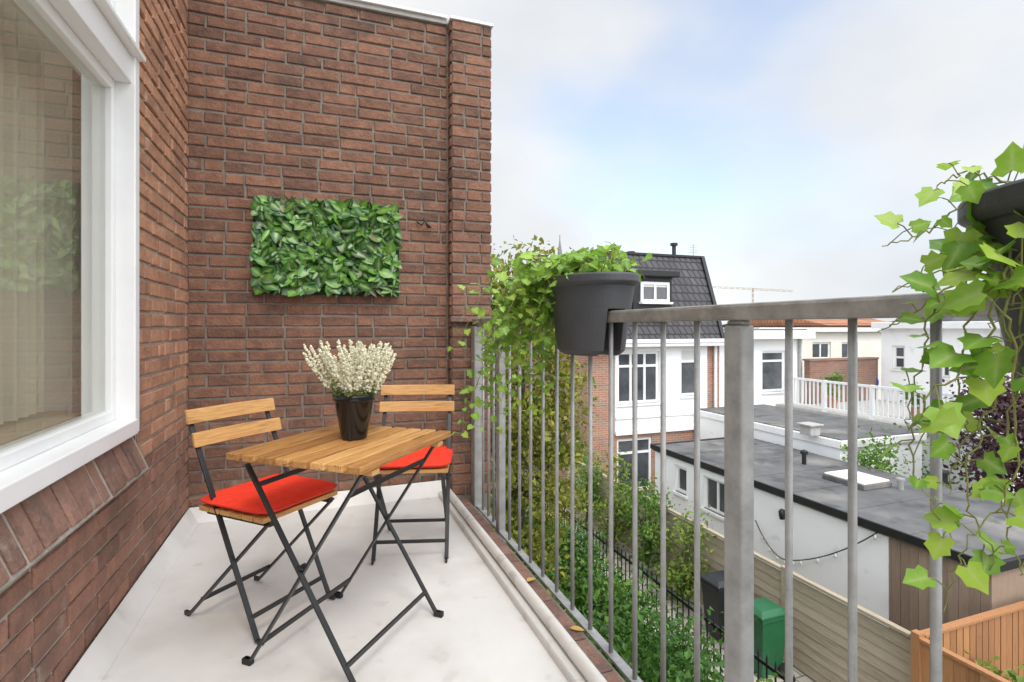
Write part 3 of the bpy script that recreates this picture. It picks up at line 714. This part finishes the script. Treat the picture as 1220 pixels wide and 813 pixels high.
# house 2
H2 = 13.9
h2 = thing('row_house', 'flat roofed white house right of the mansard house, above the felt roofs', 'house', (13.7,H2,G))
a0, a1 = xb+.02, onY(956,450,H2).x
wC = rect('Y', H2, 908,418,936,467); wD = rect('Y', H2, 866,428,890,470); zt = onY(905,404,H2).z; zl = onY(905,493,H2).z
facade('Y', H2, a0, a1, zl, zt, [wC,wD], .14, 6).build('upper_wall', M['white_render'], h2)
facade('Y', H2+.01, a0, a1, G, zl-.002, [], .1, 6).build('wall', M['brick_far'], h2)
window(h2, 'Y', H2, wC, 1, 2, .08, .14, split=.75); window(h2, 'Y', H2, wD, 2, 2, .07, .14, split=.75, blind=.4)
mb = MB(); mb.box((a0-.02,H2-.4,zt),(a1+.15,H2+6,zt+.28)); mb.build('fascia', M['white'], h2, bevel=.02)
mb = MB(); mb.box((a0+.1,H2-.2,zt+.28),(a1,H2+5.9,zt+.33)); mb.build('roof', M['bitumen'], h2)
mb = MB(); mb.box((a0,H2-.05,zl-.02),(a1,H2-.002,zl+.14)); mb.build('band', M['white'], h2)
mb = MB(); p = onY(953,440,H2-.07); mb.tube([(p.x,H2-.07,zt),(p.x,H2-.07,-1.4)], .05, 8); mb.build('downpipe', M['galv'], h2)

# outbuilding with white wall and felt roof
OX = 7.8
YE, YM, YF = 4.14, 5.40, 11.1
ob = thing('garden_building', 'long white walled outbuilding with flat black felt roof behind the fence', 'building', (OX+1.4,7,G))
zo = -1.86
wE = rect('X', OX, 838,572,868,612); wF = rect('X', OX, 804,556,818,588)
def fx(r): return (r[0], r[1], r[2], min(r[3], zo-.06))
wE, wF = fx(wE), fx(wF)
facade('X', OX, YM, YF, G, zo, [wE,wF], .12, 2.8).build('wall', M['white_render'], ob)
window(ob, 'X', OX, wE, 2, 1, .05); window(ob, 'X', OX, wF, 1, 1, .07)
mb = MB()
y = YE
while y < YM-.01: mb.box((OX+.02+U(0,.008),y,G),(OX+.05,min(y+.118,YM-.004),zo)); y += .122
mb.box((OX+.05,YE,G),(OX+2.8,YM-.004,zo)); mb.build('plank_wall', M['wood_brown'], ob)
RXE = 10.75
mb = MB(); mb.box((OX-.08,YE-.08,zo+.05),(OX-.04,YF+.1,zo+.17)); mb.box((OX-.04,YF+.04,zo+.05),(RXE,YF+.1,zo+.17)); mb.box((OX-.04,YE-.08,zo+.05),(RXE,YE-.02,zo+.17)); mb.build('fascia', M['black'], ob, bevel=.01)
mb = MB(); mb.box((OX-.04,YE-.02,zo+.02),(RXE,YF+.04,zo+.14))
for y in (5.1,6.1,7.1,8.1,9.1,10.1): mb.box((OX-.03,y,zo+.14),(RXE,y+.10,zo+.146+U(0,.004)))
mb.build('roof', M['bitumen'], ob)
def roofpt(x, y, z): r = ray(x, y); return P(x, y, (z-CAMZ)/r.z)
p = roofpt(1020,574,zo+.16); sk = thing('roof_skylight', 'flat whitish skylight box on the black felt roof', 'skylight', (p.x,p.y,zo+.145))
mb = MB(); mb.box((p.x-.36,p.y-.42,zo+.145),(p.x+.36,p.y+.42,zo+.23)); mb.build('kerb', M['bitumen'], sk, bevel=.01)
mb = MB(); mb.box((p.x-.34,p.y-.40,zo+.23),(p.x+.34,p.y+.40,zo+.27)); mb.build('dome', M['cream'], sk, bevel=.03)
p = roofpt(1073,583,zo+.145); mb = MB(); mb.tube([(p.x,p.y,zo+.14),(p.x,p.y,zo+.30)], .05, 10); mb.tube([(p.x,p.y,zo+.30),(p.x,p.y,zo+.34)], .07, 10)
tag(mb.build('vent_pipe', M['galv']), 'short round vent pipe on the felt roof right of the skylight', 'vent')
p = roofpt(1122,575,zo+.145); mb = MB(); mb.box((p.x-.12,p.y-.12,zo+.145),(p.x+.12,p.y+.12,zo+.17)); mb.lathe([(.09,0),(.09,.14),(.13,.15),(.13,.19),(.02,.22)], (p.x,p.y,zo+.17), 16)
tag(mb.build('roof_vent', M['black']), 'black capped vent on the felt roof, beyond the skylight', 'vent')
p = roofpt(958,553,zo+.145); mb = MB(); mb.tube([(p.x,p.y,zo+.14),(p.x,p.y,zo+.36)], .045, 10); mb.lathe([(.075,.36),(.075,.42),(.02,.45)], (p.x,p.y,zo), 12)
tag(mb.build('vent_pipe', M['black']), 'small dark vent pipe on the felt roof left of the skylight', 'vent')
# string lights
sl = thing('string_lights', 'black string of bulbs sagging along the white outbuilding wall', 'string lights', (OX-.05,6,-2.2))
a = onX(945,668,OX-.06); b = onX(1056,628,OX-.06); a2 = onX(900,620,OX-.06)
pts = []
for (s_, e_, sag) in ((a2,a,.22),(a,b,.12)):
    for i in range(11):
        t = i/10; q = s_.lerp(e_, t); pts.append(q+Vector((0,0,-sag*4*t*(1-t))))
mb = MB(); mb.tube(pts, .010, 5); mb.build('cable', M['black'], sl)
for i in range(2, 21, 2):
    q = pts[i]; mb = MB(); mb.lathe([(.008,0),(.022,-.03),(.026,-.055),(.006,-.08)], (q.x,q.y,q.z-.01), 8); mb.build('bulb', M['bulb'], sl, smooth=True)
p = onX(936,612,OX); wlamp = thing('wall_lamp', 'small dark wall lamp on the white outbuilding wall', 'lamp', (p.x,p.y,p.z))
mb = MB(); mb.box((p.x-.03,p.y-.05,p.z-.1),(p.x,p.y+.05,p.z+.06)); mb.build('bracket', M['black'], wlamp)
mb = MB(); mb.lathe([(.035,-.09),(.05,-.02),(.055,.05),(.02,.09)], (p.x-.09,p.y,p.z), 10); mb.build('shade', M['black'], wlamp, smooth=True)

# extension with second roof
ex = thing('rear_extension', 'low extension with felt roof and white edge in front of the white house', 'building', (11.9,11,G))
mb = MB(); mb.box((10.90,8.6,G),(13.6,13.4,-1.5)); mb.build('wall', M['white_render'], ex)
mb = MB(); mb.box((10.85,8.52,-1.5),(13.65,13.42,-1.33)); mb.build('fascia', M['white'], ex, bevel=.01)
mb = MB(); mb.box((10.93,8.6,-1.33),(13.57,13.38,-1.30))
for y in (9.6,10.6,11.6,12.6): mb.box((10.94,y,-1.30),(13.56,y+.1,-1.294+U(0,.004)))
mb.build('roof', M['bitumen'], ex)
p = roofpt(965,518,-1.3); mb = MB(); mb.box((p.x-.15,p.y-.15,-1.3),(p.x+.15,p.y+.15,-1.08)); mb.box((p.x-.2,p.y-.2,-1.08),(p.x+.2,p.y+.2,-1.04))
tag(mb.build('roof_vent', M['concrete'], bevel=.01), 'small square grey vent on the white edged felt roof', 'vent')
# terrace
te = thing('terrace_building', 'white block carrying the terrace with the white balustrade', 'building', (17,11,G))
mb = MB(); mb.box((14.7,7.6,G),(19,13.88,-1.52)); mb.build('wall', M['white_render'], te)
mb = MB(); mb.box((14.6,7.5,-1.52),(19,13.88,-1.42)); mb.build('deck', M['concrete'], te)
bl = thing('balustrade', 'white slatted balustrade around the roof terrace in front of the white buildings', 'railing', (14.75,10.5,-1.42))
mb = MB(); mb.box((14.70,7.6,-.52),(14.78,13.6,-.45)); mb.build('top_rail', M['white'], bl)
mb = MB(); mb.box((14.71,7.6,-1.34),(14.77,13.6,-1.28)); mb.build('bottom_rail', M['white'], bl)
for y in (7.6,9.1,10.6,12.1,13.55):
    mb = MB(); mb.box((14.69,y,-1.42),(14.79,y+.09,-.44)); mb.build('post', M['white'], bl)
first = None; y = 7.72
while y < 13.55:
    if first is None:
        mb = MB(); mb.box((14.725,y,-1.28),(14.755,y+.045,-.52)); first = mb.build('slat', M['white'], bl); yf = y
    else:
        c = first.copy(); C.objects.link(c); c.location = (0,y-yf,0)
    y += .145
sw = MB(); sw.box((15.7,13.5,-1.42),(19,13.72,.05)); sw.box((15.65,13.46,.05),(19,13.76,.11))
tag(sw.build('terrace_wall', M['brick_far_dark']), 'brown brick screen wall at the far end of the terrace', 'wall')
# potted plants on the terrace
for i, (x, y) in enumerate(((15.6,12.6),(15.8,10.1))):
    t_ = thing('potted_plant', ['small green potted plant on the terrace near the brick screen wall','small green potted plant on the terrace behind the balustrade, right of the other one'][i], 'plant', (x,y,-1.42))
    mb = MB(); mb.lathe([(.13,-1.42),(.18,-1.12),(.2,-1.12),(.2,-1.06),(.03,-1.07)], (x,y,0), 16); mb.build('pot', M['terracotta'], t_)
    mb = MB(); crown(mb, (x,y,-.72), (.28,.28,.36), 420, .10, 12, .35); mb.build('foliage', M['hedge_mid'], t_)
# white house beyond terrace, facing left
h3 = thing('white_house', 'long low white house with flat roof behind the terrace balustrade', 'house', (20,11,G))
hx3 = 19.02; w1 = rect('X', hx3, 1112,418,1132,450); w2 = rect('X', hx3, 1063,412,1078,440)
facade('X', hx3, 9.6, 13.4, G, 1.15, [w1,w2], .14, 6).build('wall', M['white_render'], h3)
window(h3, 'X', hx3, w1, 2, 1, .08, .14); window(h3, 'X', hx3, w2, 1, 2, .08, .14)
mb = MB(); mb.box((hx3-.25,9.4,1.15),(hx3+6.1,13.6,1.38)); mb.build('fascia', M['white'], h3, bevel=.02)
mb = MB(); mb.box((hx3+1,10.2,1.38),(hx3+3,11.2,1.95)); mb.build('roof_unit', M['bitumen'], h3)
mb = MB(); mb.box((hx3+1.5,12,1.38),(hx3+3,12.9,1.75)); mb.build('roof_unit', M['bitumen'], h3)
mb = MB(); mb.tube([(hx3-.07,9.75,1.15),(hx3-.07,9.75,-1.42)], .05, 8); mb.build('downpipe', M['galv'], h3)
p = onX(1039,455,hx3-.06); hr = thing('garden_hose', 'blue hose coiled on the white wall behind the terrace', 'hose', (p.x,p.y,p.z))
mb = MB()
for k in range(4):
    r = .20+.018*k; mb.tube([(p.x-.02*k*.6,p.y+r*math.cos(t*PI/12),p.z+r*1.1*math.sin(t*PI/12)) for t in range(25)], .022, 6)
mb.build('coil', M['blue'], hr, smooth=True)
mb = MB(); mb.box((p.x-.1,p.y-.05,p.z+.12),(p.x+.05,p.y+.05,p.z+.19)); mb.build('hook', M['black'], hr)
h4 = thing('white_house', 'cream white house between the flat roofed house and the terrace, farther back', 'house', (20,17.5,G))
w1 = rect('Y', 17.6, 968,408,990,428); w2 = rect('Y', 17.6, 1003,408,1022,428)
facade('Y', 17.6, 17.5, 26, G, 1.0, [w1,w2], .14, 7).build('wall', M['cream'], h4)
window(h4, 'Y', 17.6, w1, 2, 1, .08, .14); window(h4, 'Y', 17.6, w2, 2, 1, .08, .14)
mb = MB(); mb.box((17.3,17.3,1.0),(26.2,24.8,1.18)); mb.build('fascia', M['white'], h4)
# brick house at far right
h5 = thing('brick_row_house', 'brown brick house with white windows at the right edge behind the purple tree', 'house', (20.5,6.5,G))
hw5 = [(8.0,8.9,-.6,.7),(6.2,7.3,-.6,.7),(4.4,5.5,-.6,.7),(8.0,8.9,-3.0,-1.6),(6.2,7.3,-3.0,-1.6)]
facade('X', 20.2, 3.0, 9.5, G, 1.25, hw5, .14, 6).build('wall', M['brick_far'], h5)
for h_ in hw5: window(h5, 'X', 20.2, h_, 2, 2, .09, .14, split=.7)
mb = MB(); mb.box((19.9,2.8,1.25),(26.4,9.55,1.42)); mb.build('fascia', M['white'], h5, bevel=.02)
mb = MB(); mb.loft([[(20.0,2.9,1.42),(26.3,2.9,1.42),(26.3,9.5,1.42),(20.0,9.5,1.42)],[(22.8,2.9,2.35),(23.4,2.9,2.35),(23.4,9.5,2.35),(22.8,9.5,2.35)]]); r5 = mb.build('roof', M['roof_orange'], h5)
mb = MB(); mb.box((22.7,8.3,2.0),(23.4,9.0,3.0)); mb.build('chimney', M['brick_far_dark'], r5)
# distant roofs
far = [(31,30,8,8,.8,1.5,'cream','tile','distant cream house with dark roof, leftmost on the skyline'),
       (41,28,9,9,1.0,1.7,'brick_far_dark','tile','distant brown brick house with dark roof on the skyline'),
       (34,17,8,8,1.2,2.0,'brick_far','tile','distant red brick house with dark roof behind the long white house'),
       (26.8,22,6,7,1.3,2.1,'brick_far','roof_orange','distant brick house with orange roof behind the cream white house'),
       (52,20,10,10,.9,1.8,'cream','roof_orange','distant cream house with orange roof, far right on the skyline')]
for (x, y, w, d, z, zt_, wm, rm_, lb) in far:
    t = thing('distant_house', lb, 'house', (x+w/2,y,G))
    holes = [(x+.8+i*2.0, x+2.0+i*2.0, z-1.9, z-.4) for i in range(int((w-1)/2))]
    facade('Y', y, x, x+w, G, z, holes, .12, d).build('wall', M[wm], t)
    for h_ in holes: window(t, 'Y', y, h_, 1, 2, .08)
    mb = MB(); mb.add([(x-.2,y-.3,z),(x+w+.2,y-.3,z),(x+w+.2,y+d,z),(x-.2,y+d,z),(x-.2,y+d/2,zt_),(x+w+.2,y+d/2,zt_)], [(0,1,5,4),(2,3,4,5),(0,4,3),(1,2,5),(0,3,2,1)]); rr_ = mb.build('roof', M[rm_], t)
    mb = MB(); mb.box((x+1.2,y+d/2-.3,zt_-.4),(x+1.9,y+d/2+.3,zt_+.45)); mb.build('chimney', M['brick_far_dark'], rr_)
# crane on the skyline
D = 110
cr = thing('tower_crane', 'thin tower crane jib on the skyline right of the mansard roof', 'crane', (P(897,390,D).x,P(897,390,D).y,G))
def lattice(p, q, w, n, th):
    mb = MB(); d = (q-p); up = Vector((0,0,1)) if abs(d.normalized().z) < .8 else Vector((1,0,0)); s_ = d.cross(up).normalized()*w/2; u_ = s_.cross(d).normalized()*w/2
    cs = [s_+u_, -s_+u_, -s_-u_, s_-u_]
    for c in cs: mb.bar(p+c, q+c, th, th)
    for i in range(n):
        for a_, b_ in ((0,1),(1,2),(2,3),(3,0)):
            mb.bar(p+d*(i/n)+cs[a_], p+d*((i+1)/n)+cs[b_], th*.7, th*.7)
    return mb
lattice(P(848,342,D), P(945,347,D), .32, 14, .07).build('jib', M['crane'], cr)
m0 = P(897,390,D); mt = P(897,343,D); lattice(Vector((m0.x,m0.y,G)), mt, .22, 12, .05).build('mast', M['crane'], cr)
# spire
D = 140; p = P(667,300,D); sp = thing('church_spire', 'slender grey spire tip just above the ivy on the skyline', 'spire', (p.x,p.y,G))
mb = MB(); mb.lathe([(1.4,G),(1.4,p.z-6),(1.5,p.z-6),(.12,p.z+3)], (p.x,p.y,0), 8); mb.build('tower', M['slate'], sp)
mb = MB(); mb.tube([(p.x,p.y,p.z+3),(p.x,p.y,p.z+4.4)], .12, 6); mb.build('finial', M['slate'], sp)

# ================================================================== FENCES
FX, FZ = 6.42, -2.36
wfn = thing('wooden_fence', 'weathered grey brown wooden garden fence in front of the white outbuilding', 'fence', (FX,8,G))
y = 4.12
while y < 12.4:
    y2 = y+1.82; mb = MB(); z = G+.04
    while z < FZ-.08:
        e_ = U(-.003,.003); f_ = U(-.003,.003)
        mb.add([(FX-.004+e_,y+.05,z),(FX-.004+f_,y2-.05,z),(FX+.006,y2-.05,z+.135),(FX+.006,y+.05,z+.135),(FX+.03,y+.05,z),(FX+.03,y2-.05,z),(FX+.03,y2-.05,z+.135),(FX+.03,y+.05,z+.135)],
               [(0,1,2,3),(5,4,7,6),(0,4,5,1),(3,2,6,7),(0,3,7,4),(1,5,6,2)]); z += .138
    mb.build('panel', M['wood_grey'], wfn)
    mb = MB(); mb.box((FX-.03,y-.05,G),(FX+.06,y+.048,FZ+.05)); mb.build('post', M['wood_grey'], wfn, bevel=.008)
    mb = MB(); mb.box((FX-.03,y+.052,FZ-.02),(FX+.05,y2-.052,FZ+.02)); mb.build('cap_rail', M['wood_grey'], wfn, bevel=.005)
    y = y2
CZ = -2.22; CX, CY = 6.22, 3.98
cf = thing('cedar_fence', 'orange brown cedar board fence enclosing a small yard at the lower right', 'fence', (7.5,CY,G))
mb = MB(); x = CX+.05
while x < 11: mb.box((x,CY-.03+U(0,.006),G),(x+.102,CY-.005,CZ-U(0,.01))); x += .115
mb.build('panel', M['cedar'], cf)
mb = MB(); y = .4
while y < CY-.1: mb.box((CX-.02+U(0,.006),y,G),(CX+.005,y+.102,CZ-.02)); y += .115
mb.build('panel', M['cedar'], cf)
mb = MB(); mb.box((CX+.05,CY-.06,CZ),(11,CY+.03,CZ+.03)); mb.build('cap_rail', M['cedar'], cf)
mb = MB(); mb.box((CX-.045,.4,CZ-.02),(CX+.03,CY-.05,CZ+.012)); mb.build('cap_rail', M['cedar'], cf)
mb = MB(); mb.box((CX-.045,CY-.048,G),(CX+.045,CY+.04,CZ+.05)); mb.build('post', M['cedar'], cf)
# black picket fence
BX, BZ = 4.86, -2.62
mf = thing('metal_fence', 'low black metal picket fence between the shrubs and the paved path', 'fence', (BX,7,G))
for z in (BZ-.08, G+.15):
    mb = MB(); mb.box((BX-.014,3.2,z-.02),(BX+.014,12.2,z+.02)); mb.build('rail', M['black_steel'], mf)
first = None; y = 3.25
while y < 12.2:
    if first is None:
        mb = MB(); mb.tube([(BX,y,G),(BX,y,BZ-.03),(BX,y,BZ-.02),(BX,y,BZ+.04)], [.012,.012,.016,.002], 6); first = mb.build('picket', M['black_steel'], mf); yf = y
    else:
        c = first.copy(); C.objects.link(c); c.location = (0,y-yf,0)
    y += .125
# wheelie bins
def bin_(x, y, mat, label, s=.95):
    t = thing('wheelie_bin', label, 'bin', (x,y,G), 'wheelie bins on the path')
    def ring(w, d, z, dx=0): w *= .76; d *= .8; return [(x-d+dx,y-w,z),(x+d+dx,y-w,z),(x+d+dx,y+w,z),(x-d+dx,y+w,z)]
    mb = MB(); mb.loft([ring(.20,.22,G+.06), ring(.27,.28,G+.86*s), ring(.285,.295,G+.87*s), ring(.285,.295,G+.93*s)]); mb.build('body', M[mat], t, bevel=.02)
    mb = MB(); mb.loft([ring(.295,.31,G+.932*s), ring(.295,.31,G+.96*s), ring(.2,.22,G+1.02*s)]); mb.build('lid', M[mat], t, bevel=.02)
    mb = MB(); mb.tube([(x+.27,y-.19,G+.93*s),(x+.27,y+.19,G+.93*s)], .02, 8); mb.build('handle', M[mat], t)
    for sg in (1,-1):
        mb = MB(); mb.tube([(x+.18,y+sg*.155,G+.10),(x+.18,y+sg*.205,G+.10)], .10, 16); mb.build('wheel', M['rubber'], t)
bin_(5.93, 5.85, 'bin_green', 'green wheelie bin beside the wooden fence on the path')
bin_(5.98, 6.75, 'bin_dark', 'dark grey wheelie bin behind the green one')

# ================================================================== TREES, SHRUBS
tree('garden_tree', 'slender yellow green tree behind the ivy planter and railing', 'tree', (2.75,7.1,G), 0, (2.75,7.1,-.35), (.78,.78,2.95), 15000, .09, M['tree_leaf'], 105, tr=.055, spread=.21)
tree('purple_tree', 'dark purple leaved tree at the right edge beyond the felt roof', 'tree', (13.2,6.3,G), 0, (13.2,6.3,-1.15), (1.2,1.2,1.3), 6500, .12, M['purple_leaf'], 55, tr=.08, spread=.27)
ords = ['nearest','second','third','fourth','fifth','sixth','seventh','eighth','ninth']
def shrub(x, y, r, h, mat, label, cat='shrub', n=1100, size=.085, z0=G):
    t = thing('garden_shrub', label, cat, (x,y,z0)); mb = MB()
    cs = crown(mb, (x,y,z0+h*.52), (r,r,h*.5), n, size, 26, .30, .45); mb.build('foliage', M[mat], t)
    mb = MB()
    for k in cs[:7]: mb.tube([(x,y,z0),(x+(k.x-x)*.4,y+(k.y-y)*.4,z0+(k.z-z0)*.55), k], [.018,.012,.004], 5)
    mb.build('stems', M['bark'], t)
for i, y in enumerate((4.2,5.1,6.0,6.9,7.8,8.7,9.7,10.8)):
    shrub(4.1+U(-.2,.1), y, .56, U(1.1,1.45), ('hedge_mid','hedge_dark','hedge_dark')[i % 3], ords[i]+' shrub from the near end of the row along the black picket fence', n=2200)
for i, y in enumerate((4.6,5.6,6.6,7.7,8.9)):
    shrub(2.85+U(-.25,.25), y, .8, U(1.4,1.9), ('hedge_dark','hedge_mid')[i % 2], ords[i]+' shrub from the near end of the inner row under the balcony', n=3000)
for i, (y, h, m_) in enumerate(((7.9,1.6,'hedge_olive'),(9.0,1.9,'hedge_mid'),(10.3,2.1,'hedge_olive'),(11.6,2.2,'hedge_mid'))):
    shrub(6.15, y, .45, h, m_, ords[i]+' shrub from the bins, climbing over the wooden fence', n=1600)
shrub(7.0, 3.3, .55, 1.3, 'hedge_olive', 'leafy shrub inside the orange cedar fence', n=900, size=.12)
for i, (x, y, h) in enumerate(((11.3,4.6,2.6),(11.3,7.9,2.5),(13.9,9.0,2.4))):
    shrub(x, y, .7, h, 'hedge_mid', ['green shrub at the near end of the felt roof on the right','green shrub between the felt roofs beyond the skylight','green shrub below the white balustrade'][i], n=1400, size=.1)
for i, (x, y, h) in enumerate(((2.0,22,6.5),(6.0,24,5.8))):
    tree('distant_tree', ['distant green tree behind the slender tree','distant green tree just left of the mansard house'][i], 'tree', (x,y,G), 0, (x,y,G+h*.6), (1.8,1.8,h*.4), 2600, .24, M['hedge_olive'], 40, tr=.14)

# ground cover in the garden
mb = MB()
for i in range(6500): tiny_leaf(mb, (U(1.2,4.75),U(2.5,12),G+abs(random.gauss(0,.12))), U(.06,.14))
tag(mb.build('ground_cover', M['hedge_dark']), 'low leafy ground cover in the garden', 'plants', kind='stuff')

# ================================================================== CAMERA, LIGHT, WORLD
cam = bpy.data.cameras.new('camera'); co = bpy.data.objects.new('camera', cam); C.objects.link(co)
co.location = (0,0,CAMZ); co.rotation_euler = (math.radians(90),0,math.radians(-20))
cam.sensor_width = 36; cam.lens = 632/1220*36; cam.shift_y = -16.5/1220; cam.clip_end = 2000; cam.clip_start = .02
scene.camera = co
sun = bpy.data.lights.new('sun', 'SUN'); sun.energy = 1.5; sun.angle = math.radians(16); sun.color = (1,.935,.845)
so = bpy.data.objects.new('sun', sun); C.objects.link(so)
el, az = math.radians(52), math.radians(180)       # azimuth clockwise from +Y
sd = Vector((math.sin(az)*math.cos(el), math.cos(az)*math.cos(el), math.sin(el)))
so.rotation_euler = (-sd).to_track_quat('-Z','Y').to_euler(); so.location = (3,-3,8)
w = bpy.data.worlds.new('World'); scene.world = w; w.use_nodes = True; t = w.node_tree; L = t.links.new
bg = t.nodes['Background']; bg.inputs['Strength'].default_value = .15
sky = N(t, 'ShaderNodeTexSky', sky_type='NISHITA'); sky.sun_disc = False; sky.sun_elevation = el; sky.sun_rotation = az
tc = N(t, 'ShaderNodeTexCoord'); mp = N(t, 'ShaderNodeMapping'); mp.inputs['Scale'].default_value = (1,1,1.7); mp.inputs['Location'].default_value = (.42,.1,.14)
L(tc.outputs['Generated'], mp.inputs['Vector'])
no = N(t, 'ShaderNodeTexNoise'); no.inputs['Scale'].default_value = 1.5; no.inputs['Detail'].default_value = 5; no.inputs['Roughness'].default_value = .45; L(mp.outputs[0], no.inputs['Vector'])
mr = N(t, 'ShaderNodeMapRange'); mr.interpolation_type = 'SMOOTHSTEP'; mr.inputs[1].default_value = .30; mr.inputs[2].default_value = .53; mr.inputs[3].default_value = .36; L(no.outputs['Fac'], mr.inputs[0])
n2 = N(t, 'ShaderNodeTexNoise'); n2.inputs['Scale'].default_value = 2.2; n2.inputs['Detail'].default_value = 5; n2.inputs['Roughness'].default_value = .45; L(mp.outputs[0], n2.inputs['Vector'])
cr_ = N(t, 'ShaderNodeValToRGB'); cr_.color_ramp.elements[0].position = .3; cr_.color_ramp.elements[0].color = (5.2,5.4,5.7,1); cr_.color_ramp.elements[1].position = .58; cr_.color_ramp.elements[1].color = (6.4,6.45,6.5,1)
L(n2.outputs['Fac'], cr_.inputs[0])
mul = N(t, 'ShaderNodeMix', data_type='RGBA', blend_type='MULTIPLY'); mul.inputs[0].default_value = 1; mul.inputs[7].default_value = (2.0,2.0,2.0,1); L(sky.outputs[0], mul.inputs[6])
mx = N(t, 'ShaderNodeMix', data_type='RGBA'); L(mr.outputs[0], mx.inputs[0]); L(mul.outputs[2], mx.inputs[6]); L(cr_.outputs[0], mx.inputs[7])
# overcast brightened toward the sun, added as unseen fill from behind the camera
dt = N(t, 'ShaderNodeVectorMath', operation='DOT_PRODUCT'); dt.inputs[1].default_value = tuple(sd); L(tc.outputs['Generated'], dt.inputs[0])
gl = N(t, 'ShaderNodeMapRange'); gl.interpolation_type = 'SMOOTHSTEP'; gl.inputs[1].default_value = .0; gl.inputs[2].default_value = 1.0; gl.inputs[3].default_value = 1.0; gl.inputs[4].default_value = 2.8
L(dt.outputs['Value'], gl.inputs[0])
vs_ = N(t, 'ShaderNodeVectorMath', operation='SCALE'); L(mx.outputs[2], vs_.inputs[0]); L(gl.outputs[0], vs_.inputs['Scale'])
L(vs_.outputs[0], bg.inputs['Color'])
scene.view_settings.view_transform = 'Standard'; scene.view_settings.look = 'None'; scene.view_settings.exposure = 0
